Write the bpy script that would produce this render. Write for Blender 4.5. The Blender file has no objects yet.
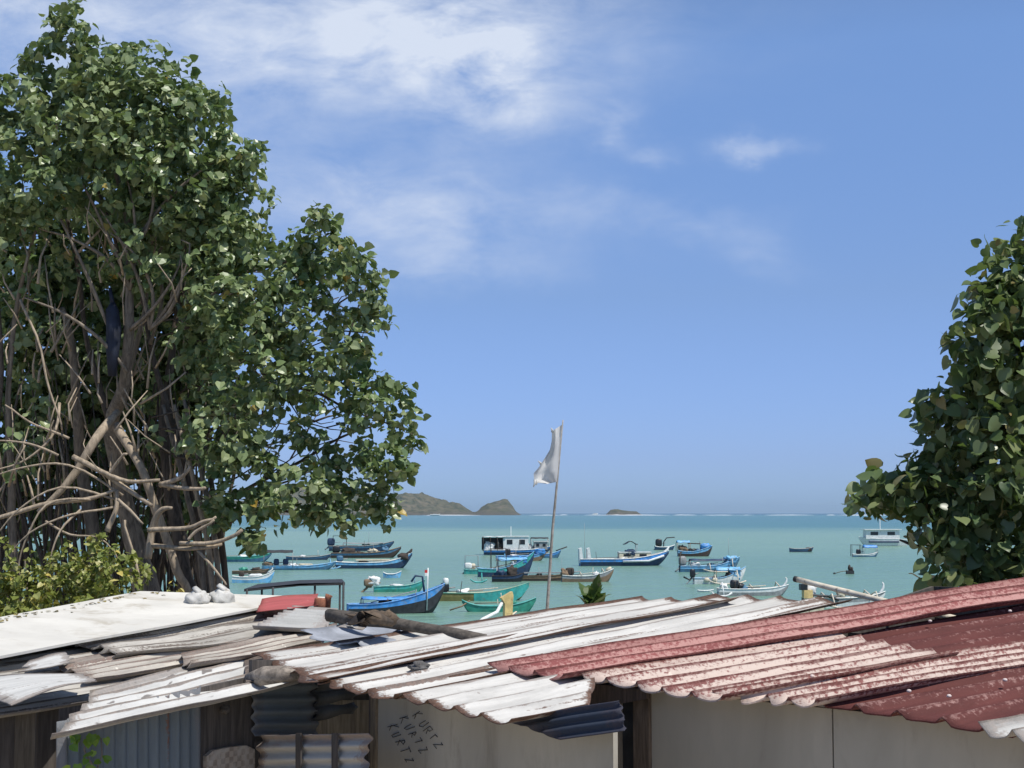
import bpy, math, random
import numpy as np
from mathutils import Vector, Matrix, noise as mnoise

random.seed(7)
RNG = np.random.default_rng(11)
scene = bpy.context.scene
COL = scene.collection
PI = math.pi

# ------------------------------------------------------------------ camera
F, CX, CY, CAMZ = 1500.0, 512.0, 384.0, 6.0
PITCH = math.atan(129.0 / F)
cs, sn = math.cos(PITCH), math.sin(PITCH)
cam_d = bpy.data.cameras.new('camera')
cam = bpy.data.objects.new('camera', cam_d)
COL.objects.link(cam)
cam.location = (0, 0, CAMZ)
cam.rotation_euler = (PI / 2 + PITCH, 0, 0)
cam_d.sensor_width = 36.0
cam_d.lens = F / 1024.0 * 36.0
cam_d.clip_start = 0.1
cam_d.clip_end = 60000
scene.camera = cam


def ray(px, py):
    dx = (px - CX) / F
    dz = -(py - CY) / F
    y = cs - sn * dz
    return Vector((dx / y, 1.0, (sn + cs * dz) / y))


def P(px, py, Y):
    r = ray(px, py)
    return Vector((r.x * Y, Y, CAMZ + r.z * Y))


def W(px, py, z=0.0):
    r = ray(px, py)
    return P(px, py, (z - CAMZ) / r.z)


class Plane:
    def __init__(self, a, b, c):
        self.o = a
        n = (b - a).cross(c - a).normalized()
        if n.z < 0 or (abs(n.z) < 1e-4 and n.y > 0):
            n = -n
        self.n = n

    def __call__(self, px, py, lift=0.0):
        r = ray(px, py)
        c = Vector((0, 0, CAMZ))
        t = (self.o + self.n * lift - c).dot(self.n) / r.dot(self.n)
        return c + r * t

    def z(self, x, y):
        return self.o.z - (self.n.x * (x - self.o.x) + self.n.y * (y - self.o.y)) / self.n.z


# ------------------------------------------------------------------ mesh builder
ORIG = {}


class MB:
    def __init__(self):
        self.v, self.f, self.m, self.uv = [], [], [], {}

    def add(self, verts, faces, mi=0):
        b = len(self.v)
        self.v += [tuple(v) for v in verts]
        self.f += [tuple(i + b for i in f) for f in faces]
        self.m += [mi] * len(faces)
        return b

    def box(self, c, s, mi=0, rz=0.0, rx=0.0, ry=0.0):
        R = Matrix.Rotation(rz, 3, 'Z') @ Matrix.Rotation(ry, 3, 'Y') @ Matrix.Rotation(rx, 3, 'X')
        c = Vector(c)
        vs = []
        for x in (-.5, .5):
            for y in (-.5, .5):
                for z in (-.5, .5):
                    vs.append(c + R @ Vector((x * s[0], y * s[1], z * s[2])))
        self.add(vs, [(0, 1, 3, 2), (4, 6, 7, 5), (0, 4, 5, 1), (2, 3, 7, 6), (0, 2, 6, 4), (1, 5, 7, 3)], mi)

    def tube(self, pts, radii, n=8, mi=0, cap=True, wob=0.0, knots=None):
        pts = [Vector(p) for p in pts]
        if isinstance(radii, (int, float)):
            radii = [radii] * len(pts)
        T = []
        for i in range(len(pts)):
            a = pts[max(0, i - 1)]
            b = pts[min(len(pts) - 1, i + 1)]
            d = (b - a)
            T.append(d.normalized() if d.length > 1e-9 else Vector((0, 0, 1)))
        ref = Vector((0, 0, 1)) if abs(T[0].z) < .9 else Vector((1, 0, 0))
        u = T[0].cross(ref).normalized()
        vs, fs = [], []
        for i, p in enumerate(pts):
            u = (u - T[i] * u.dot(T[i])).normalized()
            w = T[i].cross(u)
            for k in range(n):
                a = 2 * PI * k / n
                r = radii[i] * (1 + (random.uniform(-wob, wob) if wob else 0))
                vs.append(p + (u * math.cos(a) + w * math.sin(a)) * r)
        for i in range(len(pts) - 1):
            for k in range(n):
                k2 = (k + 1) % n
                fs.append((i * n + k, i * n + k2, (i + 1) * n + k2, (i + 1) * n + k))
        if cap:
            fs.append(tuple(reversed(range(n))))
            fs.append(tuple((len(pts) - 1) * n + k for k in range(n)))
        self.add(vs, fs, mi)

    def blob(self, c, s, mi=0, nu=14, nv=9, rough=0.0, seed=0.0, pw=1.0):
        c = Vector(c)
        vs, fs = [], []
        for j in range(nv + 1):
            th = PI * j / nv
            for i in range(nu):
                ph = 2 * PI * i / nu
                d = Vector((math.sin(th) * math.cos(ph), math.sin(th) * math.sin(ph), math.cos(th)))
                if pw != 1.0: d = Vector([math.copysign(abs(q) ** pw, q) for q in d])
                k = 1 + rough * mnoise.noise(d * 2.2 + Vector((seed, seed * .7, 0)))
                vs.append(c + Vector((d.x * s[0], d.y * s[1], d.z * s[2])) * k)
        for j in range(nv):
            for i in range(nu):
                i2 = (i + 1) % nu
                fs.append((j * nu + i, (j + 1) * nu + i, (j + 1) * nu + i2, j * nu + i2))
        self.add(vs, fs, mi)

    def prism(self, pts, ext, mi=0):
        """polygon pts extruded by vector ext"""
        n = len(pts)
        pts = [Vector(p) for p in pts]
        ext = Vector(ext)
        vs = pts + [p + ext for p in pts]
        fs = [tuple(reversed(range(n))), tuple(range(n, 2 * n))]
        for i in range(n):
            j = (i + 1) % n
            fs.append((i, j, j + n, i + n))
        self.add(vs, fs, mi)

    def build(self, name, mats, parent=None, smooth=False, uvs=None):
        if not isinstance(mats, (list, tuple)):
            mats = [mats]
        off = ORIG.get(parent.name, Vector((0, 0, 0))) if parent else Vector((0, 0, 0))
        me = bpy.data.meshes.new(name)
        me.from_pydata([(v[0] - off.x, v[1] - off.y, v[2] - off.z) for v in self.v], [], self.f)
        for m in mats:
            me.materials.append(m)
        if len(mats) > 1:
            me.polygons.foreach_set('material_index', self.m)
        if uvs is not None:
            ul = me.uv_layers.new(name='UVMap')
            li = np.zeros(len(me.loops), dtype=np.int32)
            me.loops.foreach_get('vertex_index', li)
            ul.data.foreach_set('uv', np.asarray(uvs, dtype=np.float32)[li].ravel())
        if smooth:
            me.polygons.foreach_set('use_smooth', [True] * len(me.polygons))
        me.update()
        import bmesh
        bm = bmesh.new()
        bm.from_mesh(me)
        if len(bm.faces) < 20000 and uvs is None and not getattr(self, 'open', False):
            bmesh.ops.recalc_face_normals(bm, faces=bm.faces)
        bm.to_mesh(me)
        bm.free()
        o = bpy.data.objects.new(name, me)
        COL.objects.link(o)
        if parent:
            o.parent = parent
            ORIG[o.name] = off
        return o


def tag(o, label=None, cat=None, group=None, kind=None):
    if label: o['label'] = label
    if cat: o['category'] = cat
    if group: o['group'] = group
    if kind: o['kind'] = kind
    return o


def thing(name, label, cat, loc=(0, 0, 0), rz=0.0, group=None, local=False):
    o = bpy.data.objects.new(name, None)
    COL.objects.link(o)
    o.empty_display_size = .2
    o.location = loc
    o.rotation_euler = (0, 0, rz)
    ORIG[o.name] = Vector((0, 0, 0)) if local else Vector(loc)
    return tag(o, label, cat, group)


# ------------------------------------------------------------------ materials
class NT:
    def __init__(self, tree):
        self.t = tree

    def n(self, typ, **kw):
        nd = self.t.nodes.new(typ)
        for k, v in kw.items():
            setattr(nd, k, v)
        return nd

    def l(self, a, b):
        self.t.links.new(a, b)

    def val(self, sock, v):
        if hasattr(v, 'is_output') or isinstance(v, bpy.types.NodeSocket):
            self.l(v, sock)
        else:
            sock.default_value = v

    def math(self, op, a, b=None, c=None, clamp=False):
        nd = self.n('ShaderNodeMath', operation=op, use_clamp=clamp)
        self.val(nd.inputs[0], a)
        if b is not None: self.val(nd.inputs[1], b)
        if c is not None: self.val(nd.inputs[2], c)
        return nd.outputs[0]

    def mix(self, fac, a, b, blend='MIX'):
        nd = self.n('ShaderNodeMix', data_type='RGBA', blend_type=blend)
        self.val(nd.inputs[0], fac)
        for s, v in ((nd.inputs[6], a), (nd.inputs[7], b)):
            if isinstance(v, (tuple, list)):
                s.default_value = (*v[:3], 1)
            else:
                self.l(v, s)
        return nd.outputs[2]

    def ss(self, x, lo, hi):
        nd = self.n('ShaderNodeMapRange', interpolation_type='SMOOTHSTEP')
        self.val(nd.inputs[0], x)
        nd.inputs[1].default_value = lo
        nd.inputs[2].default_value = hi
        return nd.outputs[0]

    def noise(self, vec, scale, detail=4, rough=.55, dist=0.0, sv=None):
        if sv is not None:
            mp = self.n('ShaderNodeMapping')
            self.l(vec, mp.inputs[0])
            mp.inputs['Scale'].default_value = sv
            vec = mp.outputs[0]
        nd = self.n('ShaderNodeTexNoise')
        self.l(vec, nd.inputs['Vector'])
        nd.inputs['Scale'].default_value = scale
        nd.inputs['Detail'].default_value = detail
        nd.inputs['Roughness'].default_value = rough
        nd.inputs['Distortion'].default_value = dist
        return nd.outputs[0]

    def ramp(self, fac, stops):
        nd = self.n('ShaderNodeValToRGB')
        self.l(fac, nd.inputs[0])
        el = nd.color_ramp.elements
        while len(el) < len(stops):
            el.new(.5)
        for e, (p, c) in zip(el, stops):
            e.position = p
            e.color = (*c, 1)
        return nd.outputs[0]


def newmat(name):
    m = bpy.data.materials.new(name)
    m.use_nodes = True
    t = NT(m.node_tree)
    b = m.node_tree.nodes['Principled BSDF']
    return m, t, b


def bump(t, b, h, strength=.4, dist=.01):
    nd = t.n('ShaderNodeBump')
    nd.inputs['Strength'].default_value = strength
    nd.inputs['Distance'].default_value = dist
    t.l(h, nd.inputs['Height'])
    t.l(nd.outputs[0], b.inputs['Normal'])


def simple(name, c, rough=.6, var=.25, scale=6.0, stain=None, stain_amt=.35, bmp=.15, metal=0.0, sv=None, spec=.5):
    """painted / worn surface: tone variation, optional stains, micro bump"""
    m, t, b = newmat(name)
    tc = t.n('ShaderNodeTexCoord').outputs['Object']
    n1 = t.noise(tc, scale, 5, .6, .3, sv)
    n2 = t.noise(tc, scale * 7.3, 4, .6, 0, sv)
    lo = tuple(x * (1 - var) for x in c)
    hi = tuple(min(.9, x * (1 + var)) for x in c)
    col = t.mix(t.ss(n1, .3, .7), lo, hi)
    col = t.mix(t.math('MULTIPLY', t.ss(n2, .45, .75), .35), col, lo)
    if stain:
        n3 = t.noise(tc, scale * 1.7, 6, .65, .6, sv)
        col = t.mix(t.math('MULTIPLY', t.ss(n3, .62 - .25 * stain_amt, .72), .85), col, stain)
    t.l(col, b.inputs['Base Color'])
    b.inputs['Roughness'].default_value = rough
    b.inputs['Metallic'].default_value = metal
    b.inputs['Specular IOR Level'].default_value = spec
    if bmp:
        bump(t, b, n2, bmp, .02)
    return m


def roof_mat(name, base, var=.2, rust=(.13, .055, .03), rust_amt=.3, edge=.5, lichen=None, lich_amt=0.0, spots=0.0,
             spot_col=(.06, .05, .045), rough=.75, lich_crest=.08, ridge=.75, ridge_lo=.42):
    """corrugated sheet: UV in metres, u across the waves, v along them"""
    m, t, b = newmat(name)
    uvn = t.n('ShaderNodeUVMap')
    uvn.uv_map = 'UVMap'
    uv = uvn.outputs[0]
    tc = t.n('ShaderNodeTexCoord').outputs['Object']
    att = t.n('ShaderNodeAttribute', attribute_name='edge')
    sp = t.n('ShaderNodeSeparateXYZ')
    t.l(att.outputs['Vector'], sp.inputs[0])
    side, end, crest = sp.outputs[0], sp.outputs[1], sp.outputs[2]
    streak = t.noise(uv, 1.0, 6, .65, .3, (9.0, .9, 1))
    fine = t.noise(tc, 38, 5, .7)
    big = t.noise(tc, 1.7, 4, .6, .5)
    lo = tuple(x * (1 - var) for x in base)
    hi = tuple(min(.9, x * (1 + var * .6)) for x in base)
    col = t.mix(t.ss(streak, .3, .7), lo, hi)
    if lichen:
        ln = t.math('ADD', t.math('MULTIPLY', fine, .7), t.math('MULTIPLY', big, .3))
        ln = t.math('ADD', ln, t.math('MULTIPLY', t.math('SUBTRACT', streak, .5), .3))
        ln = t.math('ADD', ln, t.math('MULTIPLY', crest, lich_crest))
        th = .74 - .42 * lich_amt
        col = t.mix(t.math('MULTIPLY', t.ss(ln, th, th + .13), .9), col, lichen)
        dots = t.noise(tc, 9, 3, .5)
        col = t.mix(t.math('MULTIPLY', t.ss(dots, .70, .74), .6), col, tuple(min(.85, x * 1.3) for x in lichen))
    # rust: streaks, lap edges, cut ends
    rn = t.math('ADD', t.math('MULTIPLY', streak, .6), t.math('MULTIPLY', big, .4))
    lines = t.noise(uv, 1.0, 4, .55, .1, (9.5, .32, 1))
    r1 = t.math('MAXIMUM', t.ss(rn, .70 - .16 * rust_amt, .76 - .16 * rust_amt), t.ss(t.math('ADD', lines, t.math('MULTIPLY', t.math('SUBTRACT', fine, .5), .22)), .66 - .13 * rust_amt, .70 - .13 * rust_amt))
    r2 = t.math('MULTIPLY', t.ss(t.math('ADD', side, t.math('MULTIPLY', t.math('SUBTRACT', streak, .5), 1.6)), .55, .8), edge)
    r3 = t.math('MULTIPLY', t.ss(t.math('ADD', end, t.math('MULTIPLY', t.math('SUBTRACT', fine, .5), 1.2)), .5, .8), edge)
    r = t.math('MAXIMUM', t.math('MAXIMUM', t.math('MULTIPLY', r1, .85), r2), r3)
    ridge_shade = t.math('MULTIPLY', t.ss(t.math('ADD', crest, t.math('MULTIPLY', t.math('SUBTRACT', t.noise(uv, 1.0, 4, .6, .2, (3.0, 1.3, 1)), .5), 2.2)), ridge_lo, ridge_lo + .25), ridge)  # rust-coloured ridge lines painted in to make up for weak corrugation shading
    r = t.math('MAXIMUM', r, ridge_shade)
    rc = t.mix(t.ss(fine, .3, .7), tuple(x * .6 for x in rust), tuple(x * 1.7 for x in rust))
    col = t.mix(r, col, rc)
    if spots:
        s = t.noise(uv, 1.0, 3, .5, .2, (11, 4.5, 1))
        col = t.mix(t.math('MULTIPLY', t.ss(s, .74 - .14 * spots, .78 - .12 * spots), .85), col, spot_col)
    grime = t.noise(tc, 5.5, 7, .7, .4)
    col = t.mix(t.math('MULTIPLY', t.ss(grime, .52, .8), .35), col, tuple(x * .45 for x in base))
    t.l(col, b.inputs['Base Color'])
    b.inputs['Roughness'].default_value = rough
    b.inputs['Specular IOR Level'].default_value = .3
    bump(t, b, t.math('ADD', fine, t.math('MULTIPLY', streak, .6)), .5, .012)
    return m


def wood(name, c, sv=(14, 14, 1.2), rough=.85, var=.45):
    m, t, b = newmat(name)
    tc = t.n('ShaderNodeTexCoord').outputs['Object']
    g = t.noise(tc, 3.0, 6, .65, .5, sv)
    n2 = t.noise(tc, 3, 4, .6)
    col = t.mix(t.ss(g, .3, .7), tuple(x * (1 - var) for x in c), tuple(x * (1 + var * .7) for x in c))
    col = t.mix(t.math('MULTIPLY', t.ss(n2, .5, .75), .5), col, tuple(x * .55 for x in c))
    t.l(col, b.inputs['Base Color'])
    b.inputs['Roughness'].default_value = rough
    bump(t, b, g, .6, .01)
    return m


def leafmat(name, stops, rough=.42, trans=.22, tcol=(.16, .26, .03)):
    m, t, b = newmat(name)
    geo = t.n('ShaderNodeNewGeometry')
    col = t.ramp(geo.outputs['Random Per Island'], stops)
    tc = t.n('ShaderNodeTexCoord').outputs['Object']
    n = t.noise(tc, 1.1, 3, .5)
    col = t.mix(t.ss(n, .3, .7), col, t.mix(.5, col, stops[len(stops) // 2][1]))
    t.l(col, b.inputs['Base Color'])
    b.inputs['Roughness'].default_value = rough
    b.inputs['Specular IOR Level'].default_value = .5
    tr = t.n('ShaderNodeBsdfTranslucent')
    t.l(t.mix(.6, col, tcol), tr.inputs[0])
    mx = t.n('ShaderNodeMixShader')
    mx.inputs[0].default_value = trans
    t.l(b.outputs[0], mx.inputs[1])
    t.l(tr.outputs[0], mx.inputs[2])
    out = [x for x in m.node_tree.nodes if x.type == 'OUTPUT_MATERIAL'][0]
    t.l(mx.outputs[0], out.inputs[0])
    return m


M = {}
M['blue'] = simple('blue_paint', (.06, .27, .64), .5, .3, 2, (.3, .3, .28), .45)
M['skyblue'] = simple('sky_blue_paint', (.15, .41, .66), .5, .3, 2, (.36, .35, .30), .5)
M['navy'] = simple('navy_paint', (.018, .045, .10), .6, .3, 3, (.12, .1, .08), .3)
M['slate'] = simple('slate_blue_paint', (.05, .15, .25), .6, .3, 3, (.2, .18, .15), .3)
M['teal'] = simple('teal_paint', (.05, .36, .33), .5, .25, 3, (.25, .22, .15), .25)
M['green'] = simple('green_paint', (.04, .28, .20), .5, .25, 3, (.2, .2, .12), .25)
M['olive'] = simple('olive_paint', (.20, .17, .055), .6, .3, 3)
M['white'] = simple('white_boat_paint', (.70, .72, .70), .5, .12, 4, (.35, .3, .24), .3)
M['cream'] = simple('cream_paint', (.62, .56, .42), .6, .15, 4, (.3, .24, .15), .3)
M['yellow'] = simple('yellow_paint', (.66, .48, .20), .55, .2, 3, (.3, .2, .1), .3)
M['black'] = simple('black_plastic', (.014, .015, .018), .4, .3, 5, bmp=.05)
M['dark'] = simple('dark_tarpaulin', (.03, .032, .036), .7, .35, 5)
M['grey'] = simple('grey_paint', (.27, .28, .28), .6, .25, 4, (.14, .1, .07), .3)
M['boatwood'] = wood('boat_timber', (.23, .16, .10), (1.5, 12, 12))
M['darkwood'] = wood('dark_timber', (.055, .042, .034), (1.5, 10, 10))
M['bamboo'] = simple('bamboo_skin', (.60, .54, .43), .6, .25, 8, (.2, .14, .08), .3)
M['glass'] = simple('dark_window', (.02, .025, .03), .12, .1, 3, bmp=0)
M['red'] = simple('red_cloth', (.55, .03, .03), .8, .1, 5)
M['whitecloth'] = simple('white_cloth', (.72, .72, .70), .85, .1, 6)
M['rope'] = simple('old_rope', (.18, .15, .11), .9, .3, 20)

# ------------------------------------------------------------------ light, sky and clouds
SUN_EL, SUN_AZ = math.radians(63), math.radians(132)      # azimuth clockwise from +Y: behind the viewer
sd = bpy.data.lights.new('sun', 'SUN')
sun = bpy.data.objects.new('sun', sd)
COL.objects.link(sun)
sd.energy = 4.7
sd.angle = math.radians(.53)
sd.color = (1, .955, .88)
to_sun = Vector((math.sin(SUN_AZ) * math.cos(SUN_EL), math.cos(SUN_AZ) * math.cos(SUN_EL), math.sin(SUN_EL)))
sun.rotation_euler = to_sun.to_track_quat('Z', 'Y').to_euler()
sun.location = (0, -20, 40)

world = bpy.data.worlds.new('World')
scene.world = world
world.use_nodes = True
wt = NT(world.node_tree)
bg = world.node_tree.nodes['Background']
sky = wt.n('ShaderNodeTexSky', sky_type='NISHITA')
sky.sun_disc = False
sky.sun_elevation = SUN_EL
sky.sun_rotation = SUN_AZ
sky.air_density = 1.0
sky.dust_density = .3
sky.ozone_density = 2.0
SKY_STR = .10
geo = wt.n('ShaderNodeNewGeometry')
vm = wt.n('ShaderNodeVectorMath', operation='SCALE')
wt.l(geo.outputs['Incoming'], vm.inputs[0])
vm.inputs['Scale'].default_value = -1
sep = wt.n('ShaderNodeSeparateXYZ')
wt.l(vm.outputs[0], sep.inputs[0])
tint = wt.ramp(wt.math('DIVIDE', sep.outputs[2], .6, clamp=True), [(0, (.47, .75, 1.50)), (.06, (.54, .72, 1.38)), (.24, (.76, .86, 1.20)), (.5, (1.05, 1.2, 1.5)), (.62, (1.0, 1.1, 1.3)), (1, (1.0, 1.02, 1.06))])
skyc = wt.mix(1.0, sky.outputs[0], tint, 'MULTIPLY')
yy = wt.math('MAXIMUM', sep.outputs[1], .05)
U = wt.math('DIVIDE', sep.outputs[0], yy)
V = wt.math('DIVIDE', sep.outputs[2], yy)
cmb = wt.n('ShaderNodeCombineXYZ')
wt.l(U, cmb.inputs[0])
wt.l(V, cmb.inputs[1])
uvw = cmb.outputs[0]
# warp the cloud coordinates so that no cloud edge is an ellipse
w1 = wt.math('SUBTRACT', wt.noise(uvw, 9, 5, .6), .5)
w2 = wt.math('SUBTRACT', wt.noise(uvw, 11, 5, .6, 0, (1, 1.6, 1)), .5)
Uw = wt.math('ADD', U, wt.math('MULTIPLY', w1, .10))
Vw = wt.math('ADD', V, wt.math('MULTIPLY', w2, .07))


def cloud(px, py, rx, ry, amp, rot=0.0, soft=1.0):
    r0 = ray(px, py)
    a = math.radians(rot)
    du = wt.math('SUBTRACT', Uw, r0.x)
    dv = wt.math('SUBTRACT', Vw, r0.z)
    e1 = wt.math('ADD', wt.math('MULTIPLY', du, math.cos(a)), wt.math('MULTIPLY', dv, math.sin(a)))
    e2 = wt.math('SUBTRACT', wt.math('MULTIPLY', dv, math.cos(a)), wt.math('MULTIPLY', du, math.sin(a)))
    q = wt.math('ADD', wt.math('POWER', wt.math('ABSOLUTE', wt.math('DIVIDE', e1, rx / F)), 2.0),
                wt.math('POWER', wt.math('ABSOLUTE', wt.math('DIVIDE', e2, ry / F)), 2.0))
    g = wt.math('POWER', 2.718, wt.math('MULTIPLY', q, -1.0))
    return wt.math('MULTIPLY', g, amp)


blobs = [cloud(300, 20, 300, 75, .62, 0), cloud(460, 55, 120, 70, .75, -10), cloud(500, 95, 50, 36, .34),
         cloud(220, 60, 170, 60, .35), cloud(430, 225, 150, 34, .42, 3), cloud(440, 262, 120, 22, .34),
         cloud(300, 170, 170, 50, .26), cloud(604, 128, 22, 16, .36), cloud(655, 150, 32, 11, .28), cloud(758, 145, 34, 12, .48),
         cloud(650, 212, 90, 14, .20, -4), cloud(750, 246, 50, 20, .24, -18), cloud(380, 200, 130, 30, .25),
         cloud(20, 10, 90, 40, .45), cloud(-260, 40, 260, 120, .6), cloud(520, -160, 320, 90, .7), cloud(1500, 60, 250, 60, .4)]
tot = blobs[0]
for bcl in blobs[1:]:
    tot = wt.math('ADD', tot, bcl)
fr = wt.noise(uvw, 14, 9, .62, .35, (1, 2.1, 1))
fr2 = wt.noise(uvw, 5, 5, .55, .2, (1, 1.8, 1))
tx = wt.math('ADD', wt.math('MULTIPLY', fr, 2.7), wt.math('MULTIPLY', fr2, 1.3))
cm = wt.math('MULTIPLY', tot, wt.math('SUBTRACT', tx, 1.22))
cm = wt.math('MULTIPLY', wt.math('MINIMUM', wt.math('MAXIMUM', cm, 0), 1.0), .92)
up = wt.ss(sep.outputs[2], -.005, .01)
cm = wt.math('MULTIPLY', cm, up)
final = wt.mix(cm, skyc, (7.2, 7.9, 9.2))
wt.l(final, bg.inputs[0])
bg.inputs[1].default_value = SKY_STR

# ------------------------------------------------------------------ sea, beach, hills
SEA_R = 22000.0


def grid(name, xs, ys, zf, mat, kind='structure', smooth=True):
    mb = MB()
    nx, ny = len(xs), len(ys)
    vs = [(x, y, zf(x, y)) for y in ys for x in xs]
    fs = [(j * nx + i, j * nx + i + 1, (j + 1) * nx + i + 1, (j + 1) * nx + i) for j in range(ny - 1) for i in range(nx - 1)]
    mb.add(vs, fs)
    o = mb.build(name, mat, None, smooth)
    tag(o, kind=kind)
    return o


m, t, b = newmat('sea_water')
pos = t.n('ShaderNodeNewGeometry').outputs['Position']
sx = t.n('ShaderNodeSeparateXYZ')
t.l(pos, sx.inputs[0])
px_, py_ = sx.outputs[0], sx.outputs[1]
lg = t.math('LOGARITHM', t.math('MAXIMUM', py_, 10.0), 10.0)
nb = t.noise(pos, 1.0, 4, .55, .4, (.0022, .0016, 0))
nb2 = t.noise(pos, 1.0, 5, .6, .3, (.006, .03, 0))
lgw = t.math('ADD', lg, t.math('MULTIPLY', t.math('SUBTRACT', nb, .5), .42))
lgw = t.math('ADD', lgw, t.math('MULTIPLY', t.math('SUBTRACT', nb2, .5), .34))
fac = t.math('DIVIDE', t.math('SUBTRACT', lgw, 1.5), 3.0)
# real bottom colour: pale sand inshore, a sand bar, then reef and deep water
wc = t.ramp(fac, [(.0, (.17, .295, .215)), (.24, (.14, .26, .205)), (.335, (.185, .31, .235)), (.395, (.185, .31, .24)),
                  (.44, (.075, .195, .195)), (.55, (.07, .185, .20)), (.66, (.08, .20, .205)), (.74, (.045, .13, .17))])
t.l(wc, b.inputs['Base Color'])
b.inputs['Roughness'].default_value = .26
b.inputs['IOR'].default_value = 1.33
b.inputs['Specular IOR Level'].default_value = .35
wv = t.math('ADD', t.noise(pos, 1.0, 5, .6, .2, (.55, 1.1, 1)), t.math('MULTIPLY', t.noise(pos, 1.0, 3, .5, .2, (.09, .2, 1)), 2.0))
bump(t, b, wv, .9, .6)
M['sea'] = m
seg = [-SEA_R, -6000, -2000, -600, -150, 0, 150, 600, 2000, 6000, SEA_R]
grid('water', seg, [-400, 0, 30, 60, 120, 300, 800, 2500, 8000, SEA_R], lambda x, y: 0.0, M['sea'])

M['sand'] = simple('beach_sand', (.42, .36, .27), .9, .2, .6, (.2, .17, .12), .3)


def beach_z(x, y):
    if y < 22: return 2.0 + .05 * mnoise.noise(Vector((x * .4, y * .4, 0)))
    k = min(1, (y - 22) / 26.0)
    return 2.0 - 3.2 * k + .04 * mnoise.noise(Vector((x * .4, y * .4, 0)))


grid('beach', [i * 3 - 120 for i in range(81)], [i * 2 - 40 for i in range(46)], beach_z, M['sand'])

m, t, b = newmat('dry_hillside')
pos = t.n('ShaderNodeNewGeometry')
n1 = t.noise(pos.outputs['Position'], .018, 7, .65, .5)
n2 = t.noise(pos.outputs['Position'], .07, 5, .65)
sz = t.n('ShaderNodeSeparateXYZ')
t.l(pos.outputs['Normal'], sz.inputs[0])
c1 = t.mix(t.ss(n1, .35, .65), (.155, .135, .095), (.095, .098, .062))
c1 = t.mix(t.math('MULTIPLY', t.ss(n2, .47, .6), .85), c1, (.045, .055, .036))
zz = t.n('ShaderNodeSeparateXYZ')
t.l(pos.outputs['Position'], zz.inputs[0])
rockm = t.math('SUBTRACT', 1.0, t.ss(t.math('ADD', zz.outputs[2], t.math('MULTIPLY', n2, 14)), 8, 20))
c1 = t.mix(t.math('MULTIPLY', rockm, .8), c1, (.10, .088, .075))
t.l(c1, b.inputs['Base Color'])
b.inputs['Roughness'].default_value = 1
b.inputs['Specular IOR Level'].default_value = .05
M['hill'] = m


def ridge(prof, Y, halfw, name, nseed, rough=1.0):
    xs0 = [p[0] for p in prof]
    hs0 = [max(0.0, -(ray(p[0], p[1]).z - ray(p[0], 514.2).z) * -Y) for p in prof]
    nx, ny = 150, 26
    xs = np.linspace(xs0[0], xs0[-1], nx)
    hs = np.interp(xs, xs0, hs0)
    mb = MB()
    vs = []
    for j in range(ny):
        v = -1 + 2 * j / (ny - 1)
        for i in range(nx):
            X = (xs[i] - CX) / F * Y
            yv = Y + v * halfw
            sh = max(0, 1 - abs(v) ** 1.7)
            r = 1 + rough * .38 * mnoise.fractal(Vector((X * .02, yv * .02, nseed)), 1.0, 2.0, 5)
            vs.append((X, yv, hs[i] * sh * (r if abs(v) > .06 else 1 + .03 * (r - 1)) - .6))
    fs = [(j * nx + i, j * nx + i + 1, (j + 1) * nx + i + 1, (j + 1) * nx + i) for j in range(ny - 1) for i in range(nx - 1)]
    mb.add(vs, fs)
    mb.open = True
    return mb.build(name, M['hill'], None, True)


o = ridge([(120, 513), (200, 497), (250, 500), (300, 488), (345, 484), (372, 496), (388, 498), (398, 495), (411, 492), (422, 493.5), (432, 496),
           (441, 498), (448, 502), (458, 501.5), (466, 507), (472, 511), (477, 511), (484, 505), (490, 502), (498, 500.5),
           (507, 500.5), (512, 504), (516, 511), (521, 513.6)], 4500, 330, 'hills', 1.3)
tag(o, kind='structure')
o = ridge([(606, 513.6), (610, 509.5), (614, 508.2), (620, 509), (628, 510), (636, 510.4), (641, 513.6)], 4700, 60, 'island', 5.1)
tag(o, kind='structure')

# surf breaking on the far reef: one uncountable band
mb = MB()
for k in range(30):
    x0 = random.uniform(540, 900)
    if random.random() < .3: x0 = random.choice([random.uniform(560, 600), random.uniform(630, 665), random.uniform(705, 725), random.uniform(835, 870), random.uniform(430, 460)])
    Y = random.uniform(3600, 4400)
    ln = random.uniform(20, 90) * (2 if random.random() < .3 else 1)
    X = (x0 - CX) / F * Y
    h = random.uniform(.6, 2.2)
    nseg = 7
    pts, rad = [], []
    for i in range(nseg):
        a = i / (nseg - 1)
        pts.append((X + (a - .5) * ln, Y + random.uniform(-2, 2), 0.1))
        rad.append(max(.15, h * math.sin(PI * a) * random.uniform(.6, 1)))
    mb.tube(pts, rad, 6)
M['foam'] = simple('foam', (.80, .82, .82), .9, .05, .3, bmp=0)
o = mb.build('surf', M['foam'], None, True)
tag(o, 'white surf breaking along the far reef below the horizon', 'surf', kind='stuff')

# ------------------------------------------------------------------ boats
GROUP = 'fishing boats moored in the bay'


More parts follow.
